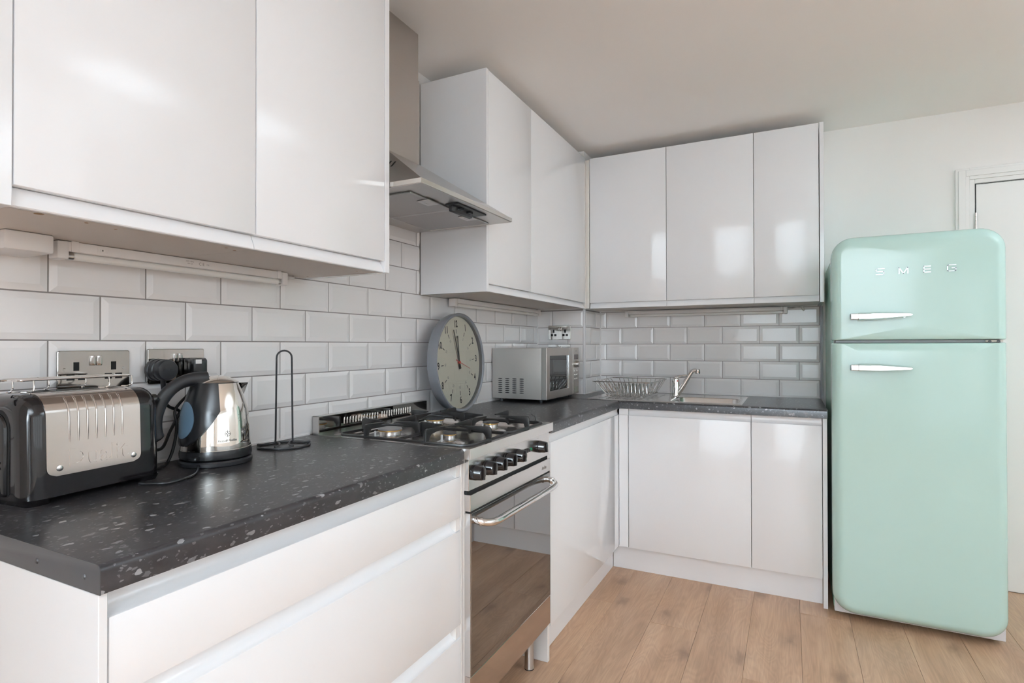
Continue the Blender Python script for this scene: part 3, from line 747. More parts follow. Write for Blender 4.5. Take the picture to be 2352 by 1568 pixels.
# two cast pan supports, each with two rings of four fingers
for g, (ya, yb_) in enumerate(((0.757, 1.020), (1.030, 1.305))):
    zb = 0.9075; xa, xb = 0.088, 0.585; ym = (ya + yb_) / 2
    b = MB(); r = 0.0052
    b.tube([(xa+0.02, ya, zb), (xb-0.02, ya, zb), (xb, ya+0.02, zb), (xb, yb_-0.02, zb), (xb-0.02, yb_, zb), (xa+0.02, yb_, zb), (xa, yb_-0.02, zb), (xa, ya+0.02, zb)], r, 6, closed=True)
    b.tube([((xa+xb)/2 - 0.012, ya, zb), ((xa+xb)/2 - 0.012, yb_, zb)], r, 6)
    sup = b.build('pan_support', IRON, t, angle=50)
    for (bx, by, *_r) in BUR[g::2] if False else [q for q in BUR if ya < q[1] < yb_]:
        xm = (xa + xb)/2 - 0.012
        lo_, hi_ = (xa, xm) if bx < xm else (xm, xb)
        for (px, py) in ((lo_, by), (hi_, by), (bx, ya), (bx, yb_)):
            d = Vector((bx - px, by - py, 0)); Ln = d.length; d.normalize(); s_ = d.cross(Vector((0, 0, 1))) * 0.0038
            ext = Ln - 0.030 if Ln < 0.14 else Ln - 0.034
            pr = [(0.000, -0.009), (0.000, 0.032), (0.004, 0.0385), (0.012, 0.040), (ext, 0.0365), (ext, 0.0325), (0.030, 0.022), (0.020, 0.012), (0.013, -0.009)]
            p0 = Vector((px, py, zb)) - d * 0.004
            f = MB(); f.prism([p0 + d * a + Vector((0, 0, c_)) - s_ for a, c_ in pr], s_ * 2, 0.0008); f.build('finger', IRON, sup)
MB().tube([(0.548, 1.318, 0.905), (0.548, 1.318, 0.918), (0.545, 1.316, 0.928), (0.532, 1.308, 0.937)], 0.0016, 6).tube([(0.548, 1.318, 0.900), (0.548, 1.318, 0.912)], 0.006, 8).build('igniter_lead', IRON, t)
# control panel with knobs
cp = MB().box(KX-0.020, KX-0.006, KY0, KY1, 0.7885, 0.8775, 0.0008, 1).build('control_panel', COOKST, t)
MB().box(KX-0.022, KX-0.012, KY0+0.001, KY1-0.001, 0.7775, 0.7885).build('shadow_gap', HOLE, t)
for k, yy in enumerate((0.752, 0.823, 0.8895, 0.9575, 1.0285, 1.206)):
    Mk = Matrix.Translation((KX-0.006, yy, 0.8365)) @ Matrix.Rotation(math.pi/2, 4, 'Y')
    kb = MB().lathe([(0.019, 0), (0.0215, 0.001), (0.0215, 0.012), (0.0205, 0.0135), (0.0195, 0.030), (0.0175, 0.033), (0, 0.033)], 28, M=Mk).build('knob', BLACKG, cp)
    gm = MB(); Mg = Mk @ Matrix.Rotation(math.radians(0 if k < 5 else 8), 4, 'Z')
    gm.prism([(-0.0175, -0.0035, 0.030), (0.0175, -0.0035, 0.030), (0.0175, 0.0035, 0.030), (-0.0175, 0.0035, 0.030)], (0, 0, 0.009), 0.0022, M=Mg)
    gm.build('grip', BLACKG, cp) if False else gm.build('grip', BLACKG, kb)
    tk = MB().box(-0.0006, 0.0006, -0.0004, 0.0004, 0, 0.0004, M=Mk)
for yy in (1.082, 1.102, 1.1205):
    MB().lathe([(0.0068, 0), (0.0068, 0.004), (0.0050, 0.005), (0.0050, 0.010), (0, 0.011)], 16, M=Matrix.Translation((KX-0.006, yy, 0.8375)) @ Matrix.Rotation(math.pi/2, 4, 'Y')).build('button', BLACKG, cp)
MB().lathe([(0.0055, 0), (0.005, 0.003), (0, 0.004)], 14, M=Matrix.Translation((KX-0.006, 1.148, 0.8365)) @ Matrix.Rotation(math.pi/2, 4, 'Y')).build('indicator_lamp', GREEND, cp)
pr = MB()
for yy in (0.752, 0.823, 0.8895, 0.9575, 1.0285, 1.206):
    for dy, dz, w in ((0.0, 0.029, 0.004), (-0.006, 0.028, 0.003), (0.006, 0.028, 0.003)):
        pr.box(KX-0.0062, KX-0.0057, yy+dy-w/2, yy+dy+w/2, 0.8365+dz, 0.8365+dz+0.0012)
pr.build('printed_symbols', INKG, cp)['kind'] = 'stuff'
# oven door: top metal rail, black glass, drawer below
od = MB().box(KX-0.020, KX-0.001, KY0+0.0005, KY1-0.0005, 0.7305, 0.7775, 0.001, 1).build('oven_door', COOKST, t)
MB().box(KX-0.018, KX-0.0015, KY0+0.003, KY1-0.003, 0.7255, 0.7305).build('door_seal', HOLE, od)
MB().box(KX-0.018, KX+0.0002, KY0+0.0035, KY1-0.0025, 0.268, 0.7255, 0.0008, 1).build('glass_panel', OVENG, od)
MB().box(KX-0.020, KX-0.0015, KY0+0.0005, KY0+0.0035, 0.268, 0.7255).build('door_edge', COOKST, od)
lg = MB().mesh(text_mesh('lofra', 0.0165, 0.0002, 0.0003, 0.25, 1.35), frame_x(KX-0.0008, 1.250, 0.752)); lg.build('maker_mark', INKG, od)
# bar handle bowed out from the door
hz = 0.7045; r = 0.0105
pts = [(KX-0.002, 0.748, hz), (KX+0.014, 0.749, hz-0.002), (KX+0.030, 0.757, hz-0.006), (KX+0.042, 0.775, hz-0.009), (KX+0.0475, 0.805, hz-0.010), (KX+0.0485, 0.86, hz-0.010), (KX+0.0485, 1.16, hz-0.010), (KX+0.0475, 1.215, hz-0.010), (KX+0.042, 1.252, hz-0.009), (KX+0.030, 1.272, hz-0.006), (KX+0.014, 1.281, hz-0.002), (KX-0.002, 1.282, hz)]
hd = MB().tube(bez(pts, 5), r, 14).build('door_handle', CHROME, od)
for q in (1, -2):
    a, c_ = Vector(pts[q]), Vector(pts[q+1] if q == 1 else pts[q-1]); dd = (c_-a).normalized()
    MB().tube([a + dd*0.004, a + dd*0.010], r+0.0018, 14).build('handle_collar', CHROME, hd)
MB().box(KX-0.020, KX-0.001, KY0+0.0005, KY1-0.0005, 0.163, 0.2665, 0.001, 1).build('storage_drawer', mat('drawer_mirror_steel', (0.62, 0.56, 0.52), 0.09, metal=1), t)
for yy in (0.785, 1.262):
    for xx in (0.545, 0.12):
        fo = MB().lathe([(0.017, 0.166), (0.017, 0.012), (0.0185, 0.008), (0.0185, 0.004)], 24, c=(xx, yy, 0)).build('foot', STEEL, t)
        MB().lathe([(0.0185, 0.0045), (0.0178, 0.0), (0, 0.0)], 24, c=(xx, yy, 0)).build('rubber_pad', BLACKM, fo)

# ================================================================== sink, tap
t = thing('sink', 'stainless steel inset sink with bowl and ridged drainer', 'sink', (0.8, 2.55, 0.9))
b = MB(); n = 8
SZ = WT + 0.0025
outer = rrect(0.414, 1.202, 2.303, 2.792, 0.012, n); outer0 = rrect(0.412, 1.204, 2.301, 2.794, 0.012, n)
bowl = rrect(0.852, 1.180, 2.352, 2.632, 0.055, n)
def rs(k): return rrect(0.852+k, 1.180-k, 2.352+k, 2.632-k, max(0.055-k*0.3, 0.02), n)
b.loft([ring(outer0, WT+0.0002), ring(outer, SZ), ring(rs(-0.008), SZ), ring(rs(-0.003), SZ-0.001), ring(rs(0), SZ-0.005), ring(rs(0.010), SZ-0.12), ring(rs(0.022), SZ-0.142), ring(rs(0.05), SZ-0.15)], cap0=False, cap1=True)
sk = b.build('sink_top', SINKST, t, angle=50)
for k in range(8):
    xx = 0.465 + k * 0.040
    MB().box(xx, xx+0.012, 2.36, 2.72, SZ-0.0004, SZ+0.0016, 0.0012, 2).build('drainer_ridge', SINKST, t)
MB().lathe([(0.036, 0), (0.034, 0.002), (0.022, 0.001), (0, -0.002)], 24, c=(1.016, 2.492, SZ-0.150)).build('plug_hole', CHROME, t)
t = thing('mixer_tap', 'chrome mixer tap with slanted swivel spout behind the sink bowl', 'tap', (0.842, 2.585, SZ))
TX, TY = 0.842, 2.590
MB().lathe([(0.027, 0), (0.027, 0.004), (0.0225, 0.008), (0.0215, 0.05), (0.0205, 0.092), (0.019, 0.102), (0.012, 0.108), (0, 0.110)], 28, c=(TX, TY, SZ)).build('tap_body', CHROME, t)
lv = MB(); lv.tube(bez([(TX-0.012, TY, SZ+0.098), (TX+0.004, TY, SZ+0.112), (TX+0.025, TY, SZ+0.118), (TX+0.058, TY, SZ+0.1235), (TX+0.072, TY, SZ+0.1225)], 5), [0.012]*5 + [0.0115]*5 + [0.0095]*5 + [0.0065]*5 + [0.004], 12, flat=0.6); lv.build('lever', CHROME, t)
sp = MB(); path = bez([(TX+0.010, TY, SZ+0.022), (TX+0.035, TY-0.001, SZ+0.058), (TX+0.062, TY-0.002, SZ+0.103), (TX+0.082, TY-0.003, SZ+0.137), (TX+0.096, TY-0.004, SZ+0.1505), (TX+0.112, TY-0.004, SZ+0.152)], 6)
sp.tube(path, [0.0165 - 0.006 * min(1, i_/20) for i_ in range(len(path))], 14); sp.build('spout', CHROME, t)
MB().lathe([(0.0125, -0.012), (0.0135, -0.010), (0.0135, 0.010), (0.011, 0.013), (0, 0.013)], 18, c=(TX+0.118, TY-0.004, SZ+0.146)).build('aerator', CHROME, t)
MB().lathe([(0.004, 0), (0.0035, 0.001), (0, 0.0012)], 10, M=Matrix.Translation((TX+0.012, TY-0.0175, SZ+0.092)) @ Matrix.Rotation(math.pi/2, 4, 'X')).build('hot_mark', REDH, t)

# ================================================================== dish rack
t = thing('dish_rack', 'empty chrome wire dish rack standing on the sink drainer', 'dish rack', (0.6, 2.55, 0.91))
zr, zb = 0.998, 0.9150; rx0, rx1, ry0, ry1 = 0.4270, 0.7590, 2.355, 2.765; bx0, bx1, by0, by1 = 0.492, 0.716, 2.395, 2.715
wr = 0.0019
WIRE = mat('rack_wire', (0.50, 0.49, 0.48), 0.16, metal=1)
MB().tube([(x, y, zr) for x, y in rrect(rx0, rx1, ry0, ry1, 0.022, 4)], 0.0028, 8, closed=True).build('rim_wire', WIRE, t)
MB().tube([(x, y, zb+0.006) for x, y in rrect(bx0, bx1, by0, by1, 0.02, 3)], 0.002, 6, closed=True).build('base_wire', WIRE, t)
nx = 10
for k in range(nx):
    f = (k + 0.7) / (nx + 0.4); xr = rx0 + 0.02 + (rx1-rx0-0.04) * f; xb_ = bx0 + (bx1-bx0) * f
    lean = 0.010
    path = [(xr, ry0, zr), (xb_*0.25+xr*0.75, ry0+0.012, zr-0.03), (xb_, by0-0.012, zb+0.012), (xb_+0.002, by0-0.006, zb+0.002), (xb_+0.005, by0+0.008, zb)]
    path += [(xb_+0.006, by0+0.06, zb)]
    for (ya, ht) in ((by0+0.085, 0.060), (by0+0.205, 0.060)):
        path += [(xb_+0.006, ya-0.010, zb), (xb_+0.005, ya, zb+0.008), (xb_+0.001, ya+0.006, zb+ht-0.006), (xb_-0.002, ya+0.011, zb+ht), (xb_-0.004, ya+0.016, zb+ht-0.006), (xb_-0.002, ya+0.022, zb+0.008), (xb_+0.003, ya+0.032, zb)]
    path += [(xb_+0.003, by1-0.008, zb), (xb_+0.002, by1+0.008, zb+0.005), (xr, ry1, zr)]
    MB().tube(bez(path, 3), wr, 6).build('plate_wire', WIRE, t)
for k in range(6):
    f = (k + 0.5) / 6; yr = ry0 + 0.02 + (ry1-ry0-0.04) * f; yb2 = by0 + (by1-by0) * f
    for s_, xr, xb_ in ((0, rx0, bx0), (1, rx1, bx1)):
        MB().tube([(xr, yr, zr), (xb_, yb2, zb+0.006)], wr, 6).build('side_wire', WIRE, t)
for (x, y) in ((bx0+0.02, by0), (bx1-0.02, by0), (bx0+0.02, by1), (bx1-0.02, by1)):
    MB().lathe([(0, -0.006), (0.0055, -0.002), (0.0055, 0.004), (0, 0.007)], 10, c=(x, y, zb)).build('foot_cap', PLASTW, t)

# ================================================================== fridge
t = thing('fridge_freezer', 'mint green retro fridge freezer with two rounded doors and chrome handles', 'fridge', (1.88, 2.5, 0))
FX0, FX1 = 1.5800, 2.1800
def arch(x0, x1, z0, z1, rt, n=8):
    return rrect(x0, x1, z0, z1, (rt, rt, 0.012, 0.012), n)
b = MB(); lp = arch(1.5870, 2.1810, 0.022, 1.655, 0.09)
def ylay(l, y, ins=0.0, c=(1.884, 0.84)): return [(x + (c[0]-x) * ins, y, z + (c[1]-z) * ins) for x, z in l]
b.loft([ylay(lp, 2.262), ylay(lp, 2.80), ylay(lp, 2.84, 0.01), ylay(lp, 2.85, 0.03)]); b.build('cabinet_body', MINTD, t, angle=40)
lp = arch(1.5905, 2.1775, 0.030, 1.650, 0.085)
b = MB(); b.loft([ylay(lp, 2.2470), ylay(lp, 2.2618)]); b.build('door_gasket', GASKET, t, angle=40)
b = MB(); b.box(1.589, 2.179, 2.238, 2.2620, 0.018, 0.135, 0.002, 1); b.build('plinth_cover', mat('fridge_plinth_white', (0.66, 0.65, 0.66), 0.35), t)
def fdoor(z0, z1, rt, rb, name):
    b = MB(); D = 0.058; rd = 0.040; loops = []
    yb_, yf = 2.2460, 2.2460 - 0.066
    for k in range(0, 10):
        a = k / 9 * math.pi / 2; ins = rd * (1 - math.cos(a)); y = yf + rd * (1 - math.sin(a))
        it = ins if rt > 0.03 else min(ins, 0.004) * (ins / rd if rd else 0); ib = ins if rb > 0.03 else min(ins, 0.004) * (ins / rd)
        loops.append([(x, y, z) for x, z in rrect(FX0+ins, FX1-ins, z0+ib, z1-it, (max(rt-it, 0.003), max(rt-it, 0.003), max(rb-ib, 0.003), max(rb-ib, 0.003)), 8)])
    first = [[(x, yb_, z) for x, y, z in loops[0]]]
    L_ = first + loops
    # gentle crown on the flat front
    last = loops[-1]; cx_ = (FX0+FX1)/2; cz_ = (z0+z1)/2
    for f, dy in ((0.7, 0.0022), (0.4, 0.0036), (0.1, 0.0042)):
        L_.append([(cx_ + (x-cx_)*f, y - dy, cz_ + (z-cz_)*(1 - (1-f)*0.25)) for x, y, z in last])
    b.loft(L_); return b.build(name, MINT, t, angle=60)
fd1 = fdoor(1.2190, 1.6660, 0.085, 0.006, 'freezer_door')
fd2 = fdoor(0.0330, 1.2065, 0.006, 0.085, 'fridge_door')
# dark inner face of the gap
MB().box(1.598, 2.160, 2.205, 2.246, 1.2072, 1.2184).build('door_gap_liner', mat('gap_grey', (0.20, 0.20, 0.20), 0.5), t)
h = MB().box(2.112, 2.165, 2.192, 2.246, 1.2105, 1.2165, 0.0005, 1).build('hinge_plate', mat('hinge_cream', (0.62, 0.55, 0.48), 0.4), t)
for xx in (2.123, 2.150): MB().lathe([(0.0055, 0), (0.0055, 0.002), (0, 0.002)], 14, M=Matrix.Translation((xx, 2.1922, 1.2118)) @ Matrix.Rotation(math.pi/2, 4, 'X')).build('bolt', BLACKM, h)
def fhandle(door, zc, slope):
    b = MB(); yf = 2.176
    # mounting block with fine ribs, then tapered grip
    b.box(1.648, 1.716, yf-0.030, yf+0.004, zc-0.0125, zc+0.0125, 0.002, 1)
    mb_ = b.build('door_handle', CHROME, door)
    g = MB(); pts = [(1.676, -0.0165), (1.752, -0.0165 + slope*0), (1.858, -0.0055), (1.8655, 0.0), (1.8645, 0.006), (1.858, 0.0105 - 0.002), (1.752, 0.0165), (1.676, 0.0155)]
    lo = [(x, yf-0.026, zc+z+slope*(x-1.75)) for x, z in pts]; md = [(x, yf-0.034, zc+z*0.94+slope*(x-1.75)) for x, z in pts]
    hi = [(1.755 + (x-1.755)*0.985, yf-0.041 - 0.003*(1-abs(x-1.755)/0.12), zc+z*0.62+slope*(x-1.75)) for x, z in pts]
    g.loft([lo, md, hi]); g.build('handle_grip', CHROME, door, angle=20)
    r_ = MB()
    for k in range(7): 
        zz = zc - 0.0095 + k * 0.00315; r_.tube([(1.650, yf-0.0305, zz), (1.676, yf-0.0308, zz), (1.677, yf-0.0415, zz), (1.722, yf-0.0425, zz)], 0.0009, 5)
    r_.build('grip_ribs', CHROME, door)['kind'] = 'stuff'
    MB().lathe([(0.008, 0), (0.008, 0.03), (0, 0.03)], 12, M=Matrix.Translation((1.838, yf+0.003, zc)) @ Matrix.Rotation(math.pi/2, 4, 'X')).build('handle_post', CHROME, door)
fhandle(fd1, 1.3195, 0.012); fhandle(fd2, 1.1015, -0.012)
# chrome letters
def letter(strokes, x0, x1, zc, name='letter'):
    b = MB(); H = 0.0245; w = 0.0034
    for st in strokes:
        P = [Vector((x0 + (x1-x0)*u, 0, zc - H/2 + H*v)) for u, v in st]
        for a, c_ in zip(P, P[1:]):
            d = (c_ - a); Ln = d.length; d.normalize(); nn = Vector((-d.z, 0, d.x)) * w/2; a2, c2 = a - d*w/2*0.9, c_ + d*w/2*0.9
            y = 2.1800
            b.prism([(p.x, y - 0.0022 - 0.0035, p.z) for p in (a2-nn, c2-nn, c2+nn, a2+nn)], (0, 0.0048, 0))
    return b.build(name, mat('letter_chrome', (0.62, 0.64, 0.66), 0.2, metal=0.9), fd1)
letter([[(1, 1), (0.12, 1), (0, 0.88), (0, 0.62), (0.12, 0.5), (0.88, 0.5), (1, 0.38), (1, 0.12), (0.88, 0), (0, 0)]], 1.7445, 1.7725, 1.5075)
letter([[(0, 0), (0, 1), (0.5, 0), (1, 1), (1, 0)]], 1.8245, 1.8545, 1.5078)
letter([[(1, 1), (0, 1), (0, 0), (1, 0)], [(0, 0.5), (1, 0.5)]], 1.9090, 1.9310, 1.5083)
letter([[(1, 1), (0.1, 1), (0, 0.9), (0, 0.1), (0.1, 0), (0.9, 0), (1, 0.1), (1, 0.5), (0.55, 0.5)]], 1.9868, 2.0140, 1.5083)
for xx in (1.63, 2.14):
    for yy in (2.30, 2.78): MB().lathe([(0.016, 0.024), (0.016, 0.004), (0.018, 0.0), (0, 0)], 16, c=(xx, yy, 0)).build('foot', BLACKM, t)

# ================================================================== microwave
t = thing('microwave', 'silver microwave oven with dark window in the corner of the worktop', 'microwave', (0.16, 2.2, WT))
m0, m1, mz0, mz1, mx = 1.968, 2.4455, 0.9215, 1.186, 0.318
body = MB().box(0.006, 0.2885, m0, m1-0.004, mz0, mz1-0.0015, 0.002, 2).build('casing', MWSIDE, t)
for c_ in range(4):
    for r_ in range(8):
        xx = 0.040 + 0.0415 * c_; zz = 0.9525 + r_ * 0.0103
        v = MB(); v.prism([(xx + 0.0135 + 0.0135*math.cos(a), m0-0.0004, zz + 0.0026*math.sin(a)) for a in [k_*math.pi/4 for k_ in range(8)]], (0, 0.0008, 0)); v.build('vent_slot', HOLE, body)
fr = MB(); fr.box(0.2895, mx, m0-0.0005, 2.0107, mz0, mz1, 0.0015, 1).box(0.2895, mx, 2.2815, 2.3480, mz0, mz1, 0.0015, 1).box(0.2895, mx-0.0002, 2.009, 2.283, 1.144, mz1, 0.001, 1).box(0.2895, mx-0.0002, 2.009, 2.283, mz0, 0.9630, 0.001, 1)
dr = fr.build('door', MWFRONT, t)
MB().box(0.2898, mx-0.0015, m0-0.0012, m0+0.0008, mz0+0.001, mz1-0.0005, 0.0005, 1).build('door_side', mat('mw_door_side', (0.40, 0.40, 0.385), 0.35, metal=0.6), dr)
MB().box(0.3095, 0.3125, 2.0115, 2.2810, 0.9635, 1.1435).build('window_pane', MWGL, dr)
MB().box(0.2900, 0.3080, 2.0115, 2.2810, 0.9635, 1.1435).build('window_backing', mat('mw_inside_dark', (0.012, 0.011, 0.011), 0.3), dr)
MB().box(0.3135, mx+0.0008, 2.2800, 2.2835, 0.9625, 1.145, 0.0006, 1).build('window_trim', CHROME, dr)
pn = MB().box(0.2895, mx, 2.3495, m1, mz0+0.002, mz1, 0.0015, 1).build('control_panel', MWFRONT, t)
MB().box(mx-0.001, mx+0.0006, 2.366, 2.432, 1.1185, 1.1465, 0.0005, 1).build('display', DISPL, pn)
kn = MB().lathe([(0.0205, 0), (0.0205, 0.004), (0.0175, 0.006), (0.0165, 0.018), (0.0140, 0.020), (0, 0.0205)], 28, M=Matrix.Translation((mx, 2.399, 1.0915)) @ Matrix.Rotation(math.pi/2, 4, 'Y')).build('dial_knob', STEEL, pn)
for r_, (zz, n_) in enumerate(((1.0535, 2), (1.0315, 4), (1.0085, 4))):
    for k in range(n_):
        yy = 2.374 + (0.045 if n_ == 2 else 0.0155) * k
        bt = MB().box(mx-0.0005, mx+0.0012, yy-0.0045, yy+0.0045, zz-0.004, zz+0.004, 0.0004, 1).build('button', STEEL, pn)
        MB().box(mx-0.0002, mx+0.0003, yy-0.0035, yy+0.0035, zz+0.0055, zz+0.0075).build('button_mark', INKG, pn)
MB().box(mx-0.0005, mx+0.0016, 2.373, 2.431, 0.9345, 0.9625, 0.001, 1).build('open_button', MWDISP, pn)
MB().mesh(text_mesh('LBA', 0.010, 0.0001, 0.0002, 0, 1.3), frame_x(mx+0.0001, 2.399, 1.1665)).build('maker_mark', INKG, pn)
for xx, yy in ((0.045, 2.00), (0.275, 1.995), (0.275, 2.41), (0.045, 2.41)):
    MB().lathe([(0.009, 0.0005), (0.0105, 0.018), (0, 0.018)], 14, c=(xx, yy, WT)).build('foot', BLACKM, t)
MB().tube(bez([(0.02, 2.40, 0.94), (0.15, 2.50, 0.910), (0.235, 2.475, 0.909), (0.262, 2.455, 0.914), (0.270, 2.440, 0.925)], 5), 0.0032, 8).build('power_cable', CABLE, t)

# ================================================================== round clock
t = thing('round_clock', 'large round grey clock with cream dial leaning by the cooker', 'clock', (0, 0, 0))
Mclk = Matrix.Translation((0.1146, 1.491, 1.1242)) @ Matrix.Rotation(math.radians(2.8), 4, 'Z') @ Matrix.Rotation(math.radians(-2.0), 4, 'Y') @ frame_x(0, 0, 0)
t.matrix_world = Mclk; WL[t.name] = Vector()
RO, RI = 0.2185, 0.2055
MB().lathe([(0, -0.064), (0.15, -0.064), (0.196, -0.060), (0.2085, -0.052), (0.2165, -0.030), (RO, -0.004), (RO-0.0010, 0.0), (RO-0.004, 0.0012), (RI+0.001, -0.003), (RI, -0.005), (RI-0.001, -0.022), (0, -0.022)], 96).build('case', CLOCKG, t, local=True, angle=25)
MB().lathe([(0.07, -0.062), (0.07, -0.098), (0, -0.098)], 24).build('movement_box', BLACKM, t, local=True)
MB().lathe([(RI-0.0015, -0.0218), (RI-0.0015, -0.0205), (0, -0.0205)], 80).build('dial', DIAL, t, local=True)
Rz = lambda d: Matrix.Rotation(math.radians(-d), 4, 'Z')
tilt = Rz(-4.5)
for h_ in range(12):
    a = math.radians(30 * h_); s_ = str(h_ if h_ else 12)
    M = tilt @ Matrix.Translation((0.170*math.sin(a), 0.170*math.cos(a), -0.0202))
    MB().mesh(text_mesh(s_, 0.042, 0.0, 0.0012, 0, 0.78), M).build('numeral', INK, t, local=True, flat=True)
    M = tilt @ Rz(30*h_) @ Matrix.Translation((0, 0.138, -0.0203))
    MB().box(-0.0017, 0.0017, -0.0095, 0.0095, 0, 0.0002, M=M).build('hour_mark', INK, t, local=True, flat=True)
    M = tilt @ Rz(30*h_) @ Matrix.Translation((0, 0.112, -0.0202))
    MB().mesh(text_mesh(str(h_*5 if h_ else 60), 0.0165, 0.0, 0.0, 0, 0.8), M).build('minute_numeral', INKG, t, local=True, flat=True)
def hand(ang, l0, l1, w0, w1, z, m, name):
    M = tilt @ Rz(ang) @ Matrix.Translation((0, 0, z))
    MB().prism([(-w0/2, -l0, 0), (w0/2, -l0, 0), (w1/2, l1, 0), (-w1/2, l1, 0)], (0, 0, 0.0008), M=M).build(name, m, t, local=True)
hand(0.5, 0.030, 0.118, 0.0085, 0.0055, -0.015, INK, 'hour_hand')
hand(-13, 0.030, 0.150, 0.0085, 0.0050, -0.0135, INK, 'minute_hand')
hand(113, 0.038, 0.098, 0.0042, 0.0016, -0.0115, REDH, 'second_hand')
MB().lathe([(0.0068, -0.0205), (0.0068, -0.0105), (0, -0.010)], 20).build('hub', REDH, t, local=True)
MB().lathe([(RI-0.0012, -0.0058), (RI-0.0012, -0.0045), (0, -0.0045)], 64).build('glass', CLKGL, t, local=True)

# ================================================================== toaster
t = thing('toaster', 'glossy black toaster with embossed steel panel and warming rack', 'toaster', (0.0973, 0.005, 0.9055), rot=(0, 0, math.radians(5.43)))
def tsec(ins=0.0, off=0.0, n=7):
    hw, H = 0.0825 - ins + off, 0.2035 - ins*0.75 + off; r = max(0.046 - ins*0.5, 0.01); tb = 0.004
    P = []
    for k in range(n+1):
        a = k / n * math.pi / 2; P.append((hw - tb - r + r*math.cos(a), H - r + r*math.sin(a)))
    return [(hw, 0.012 + 0.0), (hw+0.000, 0.05)] + P, hw, H
def tloop(y, ins):
    half, hw, H = tsec(ins); L1 = [(x, z) for x, z in half]; L2 = [(-x, z) for x, z in reversed(half)]
    return [(x, y, z) for x, z in L1 + L2]
b = MB(); rr = 0.034; loops = []
hl = 0.132
for k in range(8):
    a = (k / 7) * math.pi / 2; loops.append(tloop(-hl + rr*(1-math.sin(a)), rr*(1-math.cos(a))))
loops = loops[::-1]
loops = [tloop(-hl + rr*(1-math.sin(a)), rr*(1-math.cos(a))) for a in [math.pi/2*(1-k/7) for k in range(8)]]
loops += [tloop(hl - rr*(1-math.sin(a)), rr*(1-math.cos(a))) for a in [math.pi/2*k/7 for k in range(8)]]
b.loft(loops); body = b.build('body', BLACKG, t, local=True, angle=45)
# plinth feet: skirt below the body, cut away along the middle
for ya, yb_ in ((-0.128, -0.078), (0.078, 0.128)):
    MB().loft([[(x, y, 0.0) for x, y in rrect(-0.070, 0.076, ya+0.004, yb_-0.004, 0.014, 4)], [(x, y, 0.0125) for x, y in rrect(-0.078, 0.0825, ya, yb_, 0.018, 4)]]).build('foot', BLACKG, t, local=True)
# near end cap, set in a groove
def endarch(w, H, ins=0):
    return [(x, z) for x, z in rrect(-w-0.012+ins, w-0.012-ins, 0.018+ins, H-ins, (0.03, 0.03, 0.006, 0.006), 6)]
MB().loft([[(x, -hl-0.0005, z) for x, z in endarch(0.048, 0.176)], [(x, -hl+0.004, z) for x, z in endarch(0.051, 0.180)]]).build('groove', HOLE, t, local=True)
ec = MB().loft([[(x, -hl-0.0075, z) for x, z in endarch(0.0435, 0.170, 0.004)], [(x, -hl-0.006, z) for x, z in endarch(0.0435, 0.170, 0.0012)], [(x, -hl-0.003, z) for x, z in endarch(0.0435, 0.170)], [(x, -hl+0.002, z) for x, z in endarch(0.0435, 0.170)]]).build('end_panel', BLACKG, t, local=True, angle=30)
MB().mesh(text_mesh('Dualit', 0.030, 0.0010, 0.0006, 0.0, 1.0), frame_ny(-0.012, -hl-0.0078, 0.078)).build('embossed_name', BLACKG, ec, local=True, angle=40)
# steel panel wrapping over the front shoulder
half, hw, H = tsec(0.0, 0.0016, 10)
path = [(hw, 0.050)] + [(hw - 0.004*f - 0.0*f, 0.05 + (H-0.046-0.05)*f) for f in (0.04, 0.08, 0.12, 0.16, 0.3, 0.5, 0.75)] + half[2:] + [(0.034, H+0.0001)]
ya, yb_ = -0.0985, 0.0780
acc = 0; S = [0]
for p, q in zip(path, path[1:]): acc += math.dist(p, q); S.append(acc)
bm_ = MB(); rows = []; ny = 10; rc = 0.016
for (x, z), s_ in zip(path, S):
    ins = rc - math.sqrt(max(rc*rc - max(rc - s_, 0)**2, 0)) if s_ < rc else 0
    rows.append([bm_.bm.verts.new((x, ya+ins + (yb_-ya-2*ins)*j/ny, z)) for j in range(ny+1)])
for A, B in zip(rows, rows[1:]):
    for j in range(ny): bm_.bm.faces.new((A[j], A[j+1], B[j+1], B[j]))
bord = rows[0] + [r_[-1] for r_ in rows[1:]] + rows[-1][-2::-1] + [r_[0] for r_ in rows[-2:0:-1]]
low = []
for v in bord:
    d = Vector((v.co.x - 0.03, 0, v.co.z - 0.13)).normalized(); low.append(bm_.bm.verts.new(v.co - d * 0.0032))
for k in range(len(bord)): bm_.bm.faces.new((bord[k], bord[(k+1) % len(bord)], low[(k+1) % len(bord)], low[k]))
pan = bm_.build('steel_panel', TOAST, t, local=True, angle=60)
for k in range(7):
    yy = -0.0600 + 0.01665 * k
    pts = [(hw-0.0026, yy, 0.110), (hw-0.0036, yy, 0.125), (hw-0.0040, yy, 0.158)] + [(x-0.0002, yy, z) for x, z in half[2:2+7]]
    MB().tube(pts, [0.0012] + [0.0021]*(len(pts)-2) + [0.001], 8).build('rib', TOAST, pan, local=True)
MB().mesh(text_mesh('Dualit', 0.0475, 0.0016, 0.0004, 0.0, 1.0), Matrix.Translation((hw-0.0016, -0.006, 0.078)) @ Matrix.Rotation(math.radians(-2.2), 4, 'Y') @ frame_x(0, 0, 0)).build('embossed_name', TOAST, pan, local=True, angle=40)
for yy, zz in ((-0.0770, 0.064), (0.0625, 0.064)):
    MB().lathe([(0.0062, 0), (0.0055, 0.002), (0.002, 0.0034), (0, 0.0034)], 18, M=Matrix.Translation((hw-0.0012, yy, zz)) @ Matrix.Rotation(math.pi/2, 4, 'Y')).build('screw', CHROME, pan, local=True)
